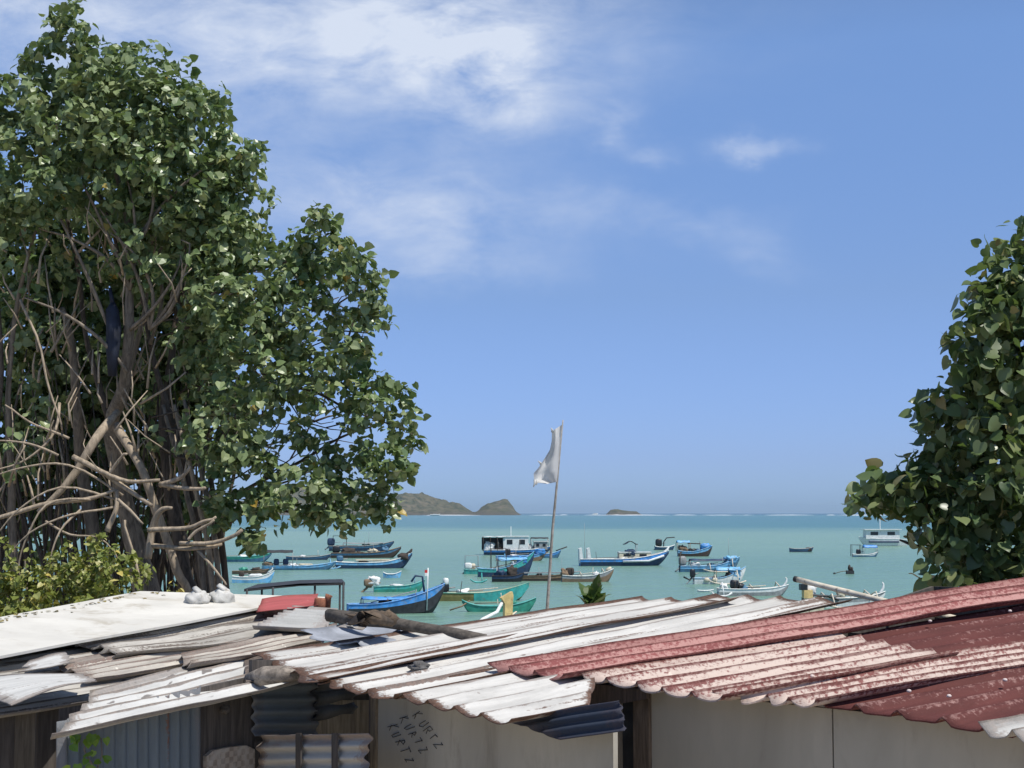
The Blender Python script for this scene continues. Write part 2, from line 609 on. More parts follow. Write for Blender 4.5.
def boat(name, label, x0, x1, yw, fb, bow, stern, hull, strake, inner, rail, yaw=0, beam=.2, transom=True, cat='boat', flip=False,
         keel=.35, bowpow=2.2, sheer_start=.45):
    """x0..x1: stern/bow pixels, yw: waterline pixel; fb, bow, stern in pixels at that distance. Built in local metres."""
    c = W((x0 + x1) / 2, yw)
    k = c.y / F
    yawr = math.radians(yaw)
    L = (x1 - x0) * k / max(.3, math.cos(yawr))
    rz = yawr + (PI if flip else 0)
    c = c + Vector((0, beam * L * .5, 0))
    root = thing(name, label, cat, c, rz, GROUP, local=True)
    B = beam * L
    fbm, bm_, st = fb * k, bow * k, stern * k
    n = 25
    out, inn = [], []

    def hb(t):
        if transom:
            v = (.72 + .28 * min(1, t / .35)) if t < .35 else 1.0
        else:
            v = math.sin(min(1, t / .5) * PI / 2) ** .75 if t < .5 else 1.0
        if t > .5:
            v *= max(0.0, 1 - ((t - .5) / .5) ** 2.3)
        return max(.012, v) * B / 2

    def sheer(t):
        z = fbm
        if t > sheer_start: z += (bm_ - fbm) * ((t - sheer_start) / (1 - sheer_start)) ** bowpow
        if t < .3: z += (st - fbm) * ((.3 - t) / .3) ** 2
        return z

    def kz(t):
        z = -keel
        if t > .80: z += (sheer(1) * .80 + keel) * ((t - .80) / .20) ** 1.8
        if not transom and t < .18: z += (sheer(0) * .8 + keel) * ((.18 - t) / .18) ** 1.8
        return z

    mb = MB()
    vs, nrow = [], 12
    for i in range(n):
        t_ = i / (n - 1)
        x = -L / 2 + L * t_
        h, s, kk = hb(t_), sheer(t_), kz(t_)
        d = s - kk
        fl = max(kk + d * .25, min(.04, s - .06))
        ti = min(.05, h * .4)
        vs += [(x, h, s), (x, h * .97, s - d * .30), (x, h * .80, kk + d * .25), (x, 0, kk), (x, -h * .80, kk + d * .25),
               (x, -h * .97, s - d * .30), (x, -h, s), (x, -h + ti, s), (x, -(h - ti) * .8, fl), (x, (h - ti) * .8, fl), (x, h - ti, s)]
    nr = 11
    fs, mi = [], []
    mm = [1, 0, 0, 0, 0, 1, 3, 2, 2, 2, 3]
    for i in range(n - 1):
        for j in range(nr):
            j2 = (j + 1) % nr
            fs.append((i * nr + j, i * nr + j2, (i + 1) * nr + j2, (i + 1) * nr + j))
            mi.append(mm[j])
    for base, rev in ((0, False), ((n - 1) * nr, True)):
        f1 = [base + j for j in range(0, 7)]
        fs.append(tuple(f1)); mi.append(1 if transom else 0)
        fs.append(tuple(base + j for j in (6, 7, 8, 9, 10, 0))); mi.append(1)
    mb.v = vs; mb.f = fs; mb.m = mi
    h_ = mb.build('hull', [M[hull], M[strake], M[inner], M[rail]], root)
    # rubbing rail
    rb = MB()
    for sgn in (1, -1):
        rb.tube([(-L / 2 + L * i / (n - 1), sgn * (hb(i / (n - 1)) + .015), sheer(i / (n - 1)) - .01) for i in range(n)], max(.03, .35 * k), 5)
    rb.build('gunwale', M[rail], root)
    for tt in (.25, .48, .68):
        s = MB()
        s.box((-L / 2 + L * tt, 0, sheer(tt) - .14), (.26, hb(tt) * 1.9, .05))
        s.build('thwart', M[inner], root)
    # loose working gear that belongs to the boat: laid poles, an upright stick, a heap of net
    rr = random.Random(label)
    if L > 4 and cat != 'yacht' and 'yacht' not in name and 'launch' not in name:
        for q_ in range(rr.choice((1, 2, 2))):
            y_ = rr.uniform(-.6, .6) * B / 2
            t0 = rr.uniform(.08, .3); t1 = t0 + rr.uniform(.3, .5)
            s = MB()
            s.tube([(-L / 2 + L * t0, y_, sheer(t0) + .06), (-L / 2 + L * t1, y_ * .6, sheer(t1) + rr.uniform(.05, .25))], max(.03, .2 * k), 6)
            s.build('laid_pole', M[rr.choice(('bamboo', 'boatwood', 'grey'))], root, True)
        for q_ in range(rr.choice((0, 1, 1, 2))):
            t0 = rr.uniform(.15, .75)
            s = MB()
            s.tube([(-L / 2 + L * t0, -hb(t0) * .8, sheer(t0) - .2), (-L / 2 + L * t0 + rr.uniform(-.15, .15), -hb(t0) * .8, sheer(t0) + rr.uniform(6, 13) * k)], max(.025, .17 * k), 6)
            s.build('upright_stick', M[rr.choice(('bamboo', 'darkwood', 'grey'))], root, True)
        t0 = rr.uniform(.3, .7)
        s = MB()
        s.blob((-L / 2 + L * t0, 0, sheer(t0) - .02), (L * .06, hb(t0) * .7, .22), 0, 18, 10, .9, rr.uniform(0, 50), .8)
        s.build('net_heap', M[rr.choice(('rope', 'darkwood', 'green', 'whitecloth', 'slate'))], root, True)
    return dict(root=root, k=k, L=L, B=B, hb=hb, sheer=sheer, X=lambda px: ((px - (x0 + x1) / 2) * k / max(.3, math.cos(yawr))) * (-1 if flip else 1))


def motor(bt, px, h=7, cowl='black', tilt=.35, w=5, side=0.0, leg='grey'):
    k, x = bt['k'], bt['X'](px)
    z = bt['sheer'](max(0, min(1, x / bt['L'] + .5)))
    s = MB()
    H, Wd = h * k, w * k
    s.blob((x, side, z + H * .45), (Wd * .55, Wd * .36, H * .42), 0, 14, 10, .10, px, .55)
    o = s.build('motor_cowl', M[cowl], None, True)
    g = MB()
    g.tube([(x, side, z + H * .25), (x - .25 * Wd, side, z - .1), (x - .45 * Wd - tilt * .8, side, z - .45), (x - .5 * Wd - tilt * 1.2, side, z - .6)],
           [Wd * .18, Wd * .14, Wd * .10, Wd * .12], 7)
    g.box((x + .05, side, z), (Wd * .5, Wd * .5, .12))
    g.tube([(x + Wd * .3, side, z + H * .35), (x + Wd * 1.3, side + .1, z + H * .45)], .05, 6)
    p = g.build('outboard_motor', M[leg], bt['root'], True)
    o.parent = p
    ORIG[o.name] = Vector((0, 0, 0))
    return p


def canopy(bt, p0, p1, ztop, cover='dark', post='grey', arch=.0, sag=.06, width=.9, thick=.05, legs=None):
    k = bt['k']
    xa, xb = bt['X'](p0), bt['X'](p1)
    if xa > xb: xa, xb = xb, xa
    z = ztop * k
    hw = bt['B'] * width / 2
    mb = MB()
    nx, ny = 9, 7
    vs = []
    for up_ in (0, 1):
        for i in range(nx):
            for j in range(ny):
                u, v = i / (nx - 1), j / (ny - 1) * 2 - 1
                zz_ = z + arch * k * (1 - v * v) - sag * math.sin(u * PI) ** 2 + .03 * math.sin(u * 13 + v * 5) + up_ * thick
                vs.append((xa + (xb - xa) * u, v * hw, zz_))
    N = nx * ny
    fs = []
    for i in range(nx - 1):
        for j in range(ny - 1):
            a = i * ny + j
            fs.append((a, a + 1, a + ny + 1, a + ny))
            fs.append((N + a, N + a + ny, N + a + ny + 1, N + a + 1))
    rim = [i * ny for i in range(nx)] + [(nx - 1) * ny + j for j in range(1, ny)] + [i * ny + ny - 1 for i in range(nx - 2, -1, -1)] + [j for j in range(ny - 2, 0, -1)]
    for a, b_ in zip(rim, rim[1:] + rim[:1]):
        fs.append((a, b_, N + b_, N + a))
    mb.add(vs, fs)
    c = mb.build('canopy', M[cover], bt['root'], True)
    for px in (legs or (p0, p1)):
        for sg in (1, -1):
            x = bt['X'](px)
            q = MB()
            s = bt['sheer'](max(0, min(1, x / bt['L'] + .5)))
            q.tube([(x, sg * hw * .95, s - .15), (x, sg * hw * .95, z + .02)], max(.03, .3 * k), 6)
            q.build('canopy_post', M[post], bt['root'], True)
    return c


def frame(bt, p0, p1, ztop, m_='grey'):
    """open pipe frame"""
    k = bt['k']
    q = MB()
    for sg in (1, -1):
        xa, xb = bt['X'](p0), bt['X'](p1)
        y = sg * bt['B'] * .35
        q.tube([(xa, y, .1), (xa, y, ztop * k), (xb, y, ztop * k), (xb, y, .1)], max(.03, .28 * k), 6)
    q.tube([(bt['X'](p0), -bt['B'] * .35, ztop * k), (bt['X'](p0), bt['B'] * .35, ztop * k)], max(.03, .28 * k), 6)
    return q.build('pipe_frame', M[m_], bt['root'], True)


def mast(bt, px, h, m_='grey', r=.35, lean=0.0):
    k, x = bt['k'], bt['X'](px)
    q = MB()
    z = bt['sheer'](max(0, min(1, x / bt['L'] + .5))) - .1
    q.tube([(x, 0, z), (x + lean * h * k, 0, z + h * k)], [r * k, r * k * .6], 6)
    return q.build('mast', M[m_], bt['root'], True)


def prow(bt, px, h, m_='white', curl=2.0, w=1.4):
    """upright curved stem piece at the bow"""
    k, x = bt['k'], bt['X'](px)
    z = bt['sheer'](1.0)
    q = MB()
    q.tube([(x - 5 * k, 0, z - 2.2 * k), (x - 2 * k, 0, z - .8 * k), (x, 0, z + h * .4 * k), (x + .2 * k, 0, z + h * .8 * k), (x - curl * .4 * k, 0, z + h * k)],
           [w * .7 * k, w * k, w * .85 * k, w * .6 * k, w * .35 * k], 8)
    return q.build('prow', M[m_], bt['root'], True)


def outrigger(bt, p0, p1, dist=1.6, m_='bamboo', arms=(.35, .65), sides=(-1, 1)):
    k, L, B = bt['k'], bt['L'], bt['B']
    xa, xb = bt['X'](p0), bt['X'](p1)
    for sg in sides:
        q = MB()
        y = sg * (B / 2 + dist)
        n = 7
        q.tube([(xa + (xb - xa) * i / (n - 1), y, .05 + .25 * (abs(i / (n - 1) - .5) * 2) ** 3) for i in range(n)], .07, 7)
        f = q.build('outrigger_float', M[m_], bt['root'], True)
        for a in arms:
            x = xa + (xb - xa) * a
            tz = bt['sheer'](max(0, min(1, x / L + .5))) + .03
            w = MB()
            w.tube([(x, sg * B * .1, tz), (x, sg * (B / 2 + dist * .5), tz + .25), (x, y, .10)], .045, 6)
            w.build('outrigger_arm', M[m_], bt['root'], True)


def cabin(bt, p0, p1, z0, h, wall='white', roof='white', wins=3, over=.12, width=.75, win='glass', posts=None):
    k = bt['k']
    xa, xb = sorted((bt['X'](p0), bt['X'](p1)))
    w = bt['B'] * width
    q = MB()
    q.box(((xa + xb) / 2, 0, (z0 + h / 2) * k), (xb - xa, w, h * k))
    cw = q.build('cabin', M[wall], bt['root'])
    q = MB()
    q.box(((xa + xb) / 2, 0, (z0 + h) * k + .05), (xb - xa + over * 2, w + over * 2, .10))
    r = q.build('roof', M[roof], cw)
    for i in range(wins):
        x = xa + (xb - xa) * (i + .5) / wins
        for sg in (1, -1):
            q = MB()
            q.box((x, sg * (w / 2 + .012), (z0 + h * .6) * k), ((xb - xa) / wins * .45, .03, h * .36 * k))
            q.build('window', M[win], cw)
    return cw


def lump(bt, px, sx_, h, m_, name='bundle', rough=.4, dz=0.0, side=0.0):
    k, x = bt['k'], bt['X'](px)
    z = bt['sheer'](max(0, min(1, x / bt['L'] + .5)))
    q = MB()
    q.blob((x, side, z + (h * .3 + dz) * k), (sx_ * k / 2, min(bt['B'] * .35, sx_ * k / 2), h * k * .6), 0, 18, 12, rough * 1.9, px * .37, .75)
    return q.build(name, M[m_], bt['root'], True)


# --- left cluster
b = boat('fishing_boat', 'dark blue boat with low pipe arch at its stern, farthest back of the dark trio', 329, 393, 551, 5, 10, 5, 'navy', 'slate', 'grey', 'grey', 8, .17, bowpow=2)
frame(b, 333, 346, 15, 'black'); motor(b, 331, 9, 'navy', w=7); mast(b, 368, 14, r=.2); canopy(b, 343, 382, 7.5, 'grey', 'grey', .5)
b = boat('fishing_boat', 'brown boat piled with gear, middle one of the dark trio', 331, 400, 558, 5, 11, 5, 'darkwood', 'slate', 'grey', 'boatwood', 8, .17)
motor(b, 336, 8, 'black', w=7); lump(b, 348, 12, 5, 'darkwood', 'gear_pile'); lump(b, 372, 9, 4, 'cream', 'gear_pile'); lump(b, 384, 8, 4, 'slate', 'gear_pile')
b = boat('fishing_boat', 'slate blue boat with a long raised brown bow, nearest of the dark trio', 336, 411, 568.5, 6, 16, 7, 'navy', 'skyblue', 'cream', 'white', 10, .17, bowpow=2.4)
q = MB(); q.box((b['X'](372), 0, b['sheer'](.5) + .25), (34 * b['k'], b['B'] * .8, .12)); q.build('deck_board', M['cream'], b['root'])
prow(b, 410, 3, 'darkwood', -3, 1.6); motor(b, 340, 7, 'slate', w=6); lump(b, 402, 10, 6, 'darkwood', 'bow_cover', .2, -2)
outrigger(b, 320, 340, 1.0, 'skyblue', (.5,), (-1,))
b = boat('fishing_boat', 'dark teal boat half hidden by the left tree trunk, raised bow towards the dark canopy', 205, 270, 562, 5, 9, 5, 'slate', 'green', 'teal', 'teal', 4, .18)
b = boat('fishing_boat', 'low blue boat with dark awning and two black outboards', 262, 334, 570, 4, 8, 4, 'slate', 'skyblue', 'cream', 'skyblue', 8, .15)
canopy(b, 264, 292, 17, 'dark', 'grey', 2.2, .0, 1.2); motor(b, 276, 8, 'navy', w=5); motor(b, 285, 8, 'navy', w=5, side=.3); lump(b, 268, 9, 4, 'boatwood', 'gear_pile'); lump(b, 305, 14, 2, 'cream', 'gear_pile', .2)
b = boat('fishing_boat', 'brown low boat with dark gear just behind the small white boat', 232, 268, 574, 3, 5, 3, 'darkwood', 'boatwood', 'grey', 'boatwood', 5, .18)
lump(b, 243, 8, 4, 'green', 'gear_pile'); lump(b, 256, 9, 3, 'darkwood', 'gear_pile')
b = boat('fishing_boat', 'small white boat with upturned bow beside the left tree trunk', 232, 273, 583, 6, 12, 7, 'skyblue', 'white', 'cream', 'white', 8, .2)
prow(b, 271, 3, 'white', 1, .9); motor(b, 241, 6, 'darkwood', w=5); lump(b, 255, 14, 3, 'white', 'folded_sail', .2)
b = boat('fishing_boat', 'teal boat with white sheet thrown over its brown outboard', 374, 424, 592, 6, 12, 5, 'green', 'teal', 'cream', 'teal', 10, .18)
motor(b, 369, 9, 'boatwood', w=9, leg='boatwood'); lump(b, 373, 11, 7, 'whitecloth', 'white_sheet', .5, 4); lump(b, 396, 12, 2, 'whitecloth', 'folded_sail', .3); mast(b, 414, 8, 'skyblue')
b = boat('dinghy', 'tiny pale blue dinghy behind the teal boat with the white sheet', 383, 401, 578, 4, 7, 6, 'skyblue', 'skyblue', 'white', 'white', 5, .3)
b = boat('fishing_boat', 'near blue boat with dark hull, its bow by the slanted white pole', 348, 443, 614, 10, 29, 10, 'dark', 'blue', 'skyblue', 'blue', 14, .22, bowpow=1.7, sheer_start=.2, keel=.3)
canopy(b, 362, 424, 14, 'blue', 'navy', 2.0, .03, .7)
q = MB(); k = b['k']; X = b['X']
q.tube([(X(410), 0, 31 * k), (X(414), 0, 37 * k), (X(421), 0, 36 * k), (X(423), 0, 20 * k)], 1.1 * k, 8); q.build('bow_hoop', M['navy'], b['root'], True)
q = MB(); q.tube([(X(424), -.5, 3 * k), (X(425), -.5, 45 * k)], .6 * k, 8)
mp_ = q.build('flag_staff', M['white'], b['root'], True)
q = MB(); q.box((X(423.5), -.5, 41.5 * k), (3.6 * k, .02, 3 * k), 0); q.box((X(423.5), -.5, 38.5 * k), (3.6 * k, .02, 3 * k), 1)
q.build('small_flag', [M['red'], M['whitecloth']], mp_)
lump(b, 424, 9, 7, 'skyblue', 'bow_cover', .4, -8)
b = boat('fishing_boat', 'long boat with olive stern half and green bow half', 432, 529, 601, 8, 18, 9, 'olive', 'olive', 'cream', 'green', 9, .16, bowpow=1.8)
q = MB(); k = b['k']; n = 9
vs = []
for i in range(n):
    t_ = .42 + .575 * i / (n - 1)
    x = -b['L'] / 2 + b['L'] * t_
    h, s = b['hb'](t_) + .03, b['sheer'](t_)
    kz_ = -.1 if t_ < .8 else -.1 + (s * .82) * ((t_ - .8) / .2) ** 1.8
    vs += [(x, -h, s - .03), (x, -h * .93, (s + kz_) / 2), (x, -h * .84, kz_ + .03), (x, -h + .05, s - .03), (x, -h * .93 + .05, (s + kz_) / 2), (x, -h * .84 + .05, kz_ + .03)]
fs = []
for i in range(n - 1):
    a, c_ = i * 6, (i + 1) * 6
    for j, j2 in ((0, 1), (1, 2), (2, 5), (5, 4), (4, 3), (3, 0)):
        fs.append((a + j, a + j2, c_ + j2, c_ + j))
q.add(vs, fs); q.build('bow_plank', M['teal'], b['root'])
motor(b, 445, 11, 'black', w=8); lump(b, 446, 6, 6, 'white', 'motor_cap', .1, 9)
b = boat('canoe', 'small green double ended canoe below the olive and green boat', 462, 536, 612, 6, 14, 12, 'green', 'green', 'teal', 'teal', 4, .16, False)
q = MB(); q.tube([(b['X'](450), -.3, .12), (b['X'](462), -.2, .35), (b['X'](470), 0, 11 * b['k'])], .05, 6); q.build('paddle', M['boatwood'], b['root'], True)
b = boat('fishing_boat', 'cream boat with tall yellow prow peeping over the white roof edge', 428, 516, 660, 20, 46, 20, 'white', 'white', 'cream', 'cream', 20, .2, bowpow=1.6, sheer_start=.25)
q = MB(); k = b['k']; X = b['X']
q.prism([(X(503), -.13, 28 * k), (X(503.5), -.13, 54 * k), (X(500), -.13, 60 * k), (X(511), -.13, 66 * k), (X(512), -.13, 62 * k), (X(511), -.13, 45 * k), (X(513), -.13, 28 * k)], (0, .26, 0))
q.build('prow', M['yellow'], b['root'])
q = MB(); q.tube([(X(450), -.8, 20 * k), (X(478), -.6, 40 * k), (X(494), -.3, 46 * k), (X(502), 0, 56 * k)], [1.6 * k, 2.0 * k, 1.9 * k, 1.6 * k], 8); q.build('spar', M['white'], b['root'], True)
# --- centre
b = boat('house_boat', 'white cabin boat with long flat roof and shaded rear deck', 484, 552, 555, 5, 9, 5, 'navy', 'blue', 'boatwood', 'white', 4, .24)
cabin(b, 503, 528, 5, 13, 'white', 'white', 2); canopy(b, 482, 506, 18, 'white', 'darkwood', .0, .0, .95, legs=(483, 490, 497)); lump(b, 490, 11, 8, 'white', 'gear_pile'); lump(b, 499, 8, 8, 'darkwood', 'gear_pile')
q = MB(); q.box((b['X'](493), b['B'] * .36, 11 * b['k']), (22 * b['k'], .08, 12 * b['k'])); q.build('rear_screen', M['dark'], b['root'])
cabin(b, 534, 547, 5, 8, 'grey', 'white', 2); canopy(b, 531, 548, 16, 'dark', 'grey', 1, 0, .8); mast(b, 511, 24, 'white', .4); lump(b, 530, 8, 5, 'whitecloth', 'folded_sail')
b = boat('fishing_boat', 'blue boat lying right in front of the white cabin boat', 496, 546, 561, 5, 9, 5, 'boatwood', 'skyblue', 'boatwood', 'blue', 3, .17)
motor(b, 508, 8, 'black', w=5); lump(b, 540, 10, 5, 'blue', 'bow_cover', .3); mast(b, 520, 16, 'grey', .2); outrigger(b, 497, 512, 1.0, 'skyblue', (.5,), (-1,))
b = boat('fishing_boat', 'slim blue boat whose bow spar points right behind the flagpole', 530, 561, 558, 4, 8, 4, 'slate', 'blue', 'navy', 'skyblue', 3, .2)
q = MB(); q.tube([(b['X'](556), 0, 7 * b['k']), (b['X'](567), 0, 11 * b['k'])], .09, 6); q.build('bow_spar', M['darkwood'], b['root'], True)
b = boat('fishing_boat', 'stubby teal boat with white outboard under thin pipe frame', 464, 486, 574, 4, 6, 5, 'teal', 'teal', 'cream', 'teal', 5, .24)
motor(b, 468, 8, 'white', w=7); motor(b, 473, 7, 'cream', w=5, side=.4); frame(b, 465, 478, 18, 'grey')
b = boat('fishing_boat', 'blue boat with steep upswept bow and sagging blue cover near the flagpole', 478, 534, 577, 8, 25, 9, 'navy', 'teal', 'cream', 'skyblue', 8, .18, bowpow=1.8, sheer_start=.3)
canopy(b, 498, 527, 17, 'skyblue', 'navy', 2, .05, .8); frame(b, 491, 506, 28, 'darkwood'); lump(b, 522, 10, 6, 'blue', 'bow_cover', .3, -3)
b = boat('fishing_boat', 'black hulled boat with heaped gear below the upswept blue bow', 492, 524, 582, 6, 9, 6, 'black', 'navy', 'darkwood', 'darkwood', 4, .26)
lump(b, 500, 9, 6, 'navy', 'gear_pile'); lump(b, 512, 10, 9, 'darkwood', 'gear_pile'); mast(b, 497, 10, 'white', .5); outrigger(b, 470, 486, 1.5, 'teal', (.7,), (-1,))
b = boat('fishing_boat', 'long low dark brown boat whose middle passes behind the flagpole', 518, 570, 581, 5, 8, 5, 'darkwood', 'boatwood', 'darkwood', 'boatwood', 4, .14)
q = MB(); q.box((b['X'](544), 0, 8 * b['k']), (40 * b['k'], b['B'] * .9, .1)); q.build('deck_board', M['grey'], b['root'])
b = boat('fishing_boat', 'grey white wooden boat with stubby raised bow right of the flagpole', 562, 614, 582, 6, 13, 7, 'boatwood', 'grey', 'green', 'white', 7, .18, bowpow=1.8)
motor(b, 570, 9, 'darkwood', w=8); outrigger(b, 575, 612, 1.2, 'bamboo', (.2, .8), (1,)); lump(b, 566, 9, 7, 'boatwood', 'gear_pile'); prow(b, 611, 1, 'cream', -2, 2.0); mast(b, 562, 18, 'grey', .2)
b = boat('fishing_boat', 'long blue and white boat with white stern boards and awning over low cabin', 580, 670, 566, 7, 15, 7, 'navy', 'blue', 'boatwood', 'white', 7, .17, bowpow=2, sheer_start=.4)
for px in (581, 589):
    q = MB(); q.prism([(b['X'](px - 1.5), -.5, .3), (b['X'](px + 2.5), -.5, .3), (b['X'](px + .5), -.5, 18 * b['k']), (b['X'](px - 2), -.5, 17 * b['k'])], (0, 1.0, 0)); q.build('stern_board', M['white'], b['root'])
mast(b, 585, 36, 'grey', .2); cabin(b, 619, 651, 7, 6, 'cream', 'white', 2, .05, .6); canopy(b, 624, 638, 21, 'black', 'grey', 0, -.35, .5, legs=(637,)); prow(b, 669, 3, 'white', -4, 1.6); lump(b, 631, 12, 6, 'navy', 'gear_pile', .2, 3)
q = MB(); q.tube([(b['X'](622), -b['B'] * .52, 4.5 * b['k']), (b['X'](648), -b['B'] * .50, 5 * b['k']), (b['X'](664), -b['B'] * .28, 10 * b['k'])], .13, 6); q.build('white_stripe', M['white'], b['root'], True)
b = boat('fishing_boat', 'small dark boat with angled pipe past the long blue boat', 655, 675, 550, 3, 5, 4, 'navy', 'slate', 'grey', 'white', 4, .25)
motor(b, 659, 9, 'black', w=6)
q = MB(); q.tube([(b['X'](664), 0, 2 * b['k']), (b['X'](664), 0, 8 * b['k']), (b['X'](667), 0, 12 * b['k']), (b['X'](675), 0, 12.5 * b['k'])], .6 * b['k'], 6); q.build('angled_pipe', M['dark'], b['root'], True)
# --- right cluster
b = boat('fishing_boat', 'blue boat with blue topped shelter, farthest back of the blue cluster', 678, 713, 556.5, 5, 11, 6, 'darkwood', 'skyblue', 'boatwood', 'skyblue', 6, .2, bowpow=1.5, sheer_start=.4)
canopy(b, 677, 690, 13.5, 'skyblue', 'boatwood', 2, 0, .9); q = MB(); q.tube([(b['X'](688), 0, 13 * b['k']), (b['X'](701), 0, 12.5 * b['k'])], .6 * b['k'], 6); q.build('spar', M['darkwood'], b['root'], True); lump(b, 683, 9, 6, 'boatwood', 'gear_pile'); lump(b, 692, 10, 3, 'black', 'gear_pile'); lump(b, 706, 10, 5, 'blue', 'bow_cover', .3)
b = boat('fishing_boat', 'blue boat with dark sloping cover and tall thin mast in the blue cluster', 680, 741, 572, 6, 15, 6, 'slate', 'skyblue', 'boatwood', 'skyblue', 8, .18, bowpow=1.8)
canopy(b, 690, 728, 11, 'navy', 'grey', 1.5, .05, .6); motor(b, 683, 11, 'grey', w=7); mast(b, 730, 24, 'grey', .2); outrigger(b, 700, 738, 1.0, 'bamboo', (.2, .8), (-1,)); lump(b, 732, 11, 7, 'skyblue', 'bow_cover', .4, -2); lump(b, 696, 10, 4, 'white', 'gear_pile')
q = MB(); q.tube([(b['X'](678), -.8, .1), (b['X'](679), -.8, 20 * b['k'])], .05, 6); q.build('stern_post', M['darkwood'], b['root'], True)
b = boat('fishing_boat', 'white boat with bright blue covered bow and black outboard in the blue cluster', 694, 747, 584, 6, 17, 6, 'white', 'white', 'cream', 'skyblue', 8, .2, bowpow=1.6)
motor(b, 693, 10, 'black', w=5); outrigger(b, 705, 742, 1.1, 'bamboo', (.2, .8), (-1,)); canopy(b, 716, 741, 13, 'skyblue', 'boatwood', 3, .0, .75); lump(b, 736, 12, 9, 'skyblue', 'bow_cover', .3, -4)
q = MB(); q.tube([(b['X'](684), 0, 7 * b['k']), (b['X'](690), 0, 4 * b['k']), (b['X'](696), 0, 10 * b['k'])], .9 * b['k'], 7); q.build('tiller', M['black'], b['root'], True)
for px in (706, 714):
    q = MB(); q.blob((b['X'](px), -b['B'] * .5, 4 * b['k']), (3 * b['k'], .15, 2.4 * b['k']), 0, 12, 8); q.build('fender', M['cream'], b['root'], True)
b = boat('outrigger_boat', 'long white outrigger boat with dark engine at its stern and thin upturned prow', 718, 790, 596, 7, 11, 8, 'grey', 'white', 'cream', 'white', 7, .13, True, bowpow=2.6)
motor(b, 735, 10, 'black', w=8); lump(b, 724, 7, 5, 'whitecloth', 'gear_pile'); lump(b, 741, 6, 6, 'black', 'gear_pile'); prow(b, 788, 7, 'white', 2.2, 1.3); outrigger(b, 708, 728, .9, 'white', (.6,), (-1,))
outrigger(b, 745, 790, 1.2, 'bamboo', (.2, .8), (1,))
b = boat('fishing_boat', 'lone low dark boat far out with paler stern, below the horizon right of centre', 790, 814, 552, 3.2, 5, 4, 'navy', 'slate', 'boatwood', 'grey', 3, .2, flip=False)
lump(b, 809, 6, 3, 'darkwood', 'gear_pile', dz=-2)
b = boat('motor_yacht', 'white cabin yacht with upper deck partly behind the right tree', 860, 908, 546, 7, 9, 6, 'white', 'white', 'white', 'white', 4, .26, True, flip=True)
cabin(b, 866, 900, 7, 9, 'white', 'white', 2, .35, .8); mast(b, 882, 20, 'white', .4)
q = MB(); q.box((b['X'](884), -b['B'] * .0, 4.0 * b['k']), (30 * b['k'], b['B'] * 1.0, 1.6 * b['k'])); q.build('dark_band', M['navy'], b['root'])
b = boat('fishing_boat', 'small boat with bright blue bow cover and thin frame near the white yacht', 853, 879, 557, 2.5, 5, 3, 'slate', 'white', 'grey', 'white', 4, .25)
frame(b, 852, 861, 12, 'dark'); motor(b, 859, 6, 'black', w=4); canopy(b, 864, 878, 9, 'blue', 'grey', 2.5, .0, .9)
b = boat('outrigger_boat', 'white outrigger boat with curled prow beyond the red roof, yellow engine at its stern', 803, 888, 608, 10, 16, 10, 'white', 'grey', 'cream', 'white', 8, .12, True, bowpow=2.6)
k = b['k']; X = b['X']
lump(b, 810, 12, 10, 'whitecloth', 'white_sheet', .5, 5); lump(b, 842, 9, 6, 'cream', 'gear_pile', .5, 2); prow(b, 886, 9, 'white', 2.5, 1.6)
q = MB(); q.box((X(806), -.35, 14 * k), (9 * k, .45, 8 * k), 0); q.box((X(802), -.35, 21 * k), (7 * k, .4, 6 * k), 1); q.tube([(X(808), -.35, 13 * k), (X(826), -.4, 12 * k), (X(838), -.4, 8 * k)], 1.1 * k, 7, 1)
q.build('inboard_engine', [M['yellow'], M['black']], b['root'])
outrigger(b, 818, 882, 1.3, 'bamboo', (.15, .85), (-1, 1))
b = boat('canoe', 'pale upturned canoe edge showing just over the red roof', 768, 826, 622, 12, 17, 13, 'cream', 'cream', 'boatwood', 'cream', 5, .16, False)
boat('dinghy', 'low pale raft like dinghy nearest the white roof edge under the blue cluster', 698, 714, 592, 1.5, 2.5, 2, 'white', 'white', 'cream', 'white', 4, .25)
boat('fishing_boat', 'narrow dark blue boat squeezed behind the low blue boat with the awning', 286, 330, 560, 3, 6, 4, 'navy', 'slate', 'grey', 'grey', 5, .14)
# dark mooring float, line and marker
c = W(850, 574)
k = c.y / F
fl = thing('mooring_float', 'small dark float with two upright stubs alone on open water', 'float', c, 0, None, True)
q = MB(); q.box((0, 0, .12), (7 * k, 6 * k, .45)); q.build('float_body', M['dark'], fl)
q = MB(); q.blob((-.5 * k, 0, 6 * k), (1.6 * k, 1.6 * k, 3.2 * k), 0, 12, 8, .2, 1); q.blob((2.0 * k, 0, 4.5 * k), (1.3 * k, 1.3 * k, 2.6 * k), 0, 12, 8, .2, 2); q.build('stub', M['darkwood'], fl, True)
q = MB(); q.tube([(-2.5 * k, 0, 3 * k), (-9 * k, 0, 2.4 * k), (-15 * k, 0, .5 * k)], .04, 6); q.build('mooring_line', M['rope'], fl, True)
q = MB(); q.blob((-15.5 * k, 0, .5 * k), (1.3 * k, 1.3 * k, 1.2 * k), 0, 12, 8); q.build('marker_buoy', M['dark'], fl, True)
# tiny far white boat
b = boat('white_launch', 'tiny white launch on the horizon left of the small island', 592.5, 598, 515.1, .8, 1.3, .8, 'white', 'white', 'white', 'white', 0, .25)
cabin(b, 594, 597, .8, 1.1, 'white', 'white', 2, .1, .7)
b = boat('white_launch', 'tiny white launch below the foot of the headland', 430, 440, 515.6, .9, 1.4, .9, 'white', 'white', 'white', 'white', 0, .2)
cabin(b, 433, 437, .9, .8, 'white', 'white', 2, .1, .7)

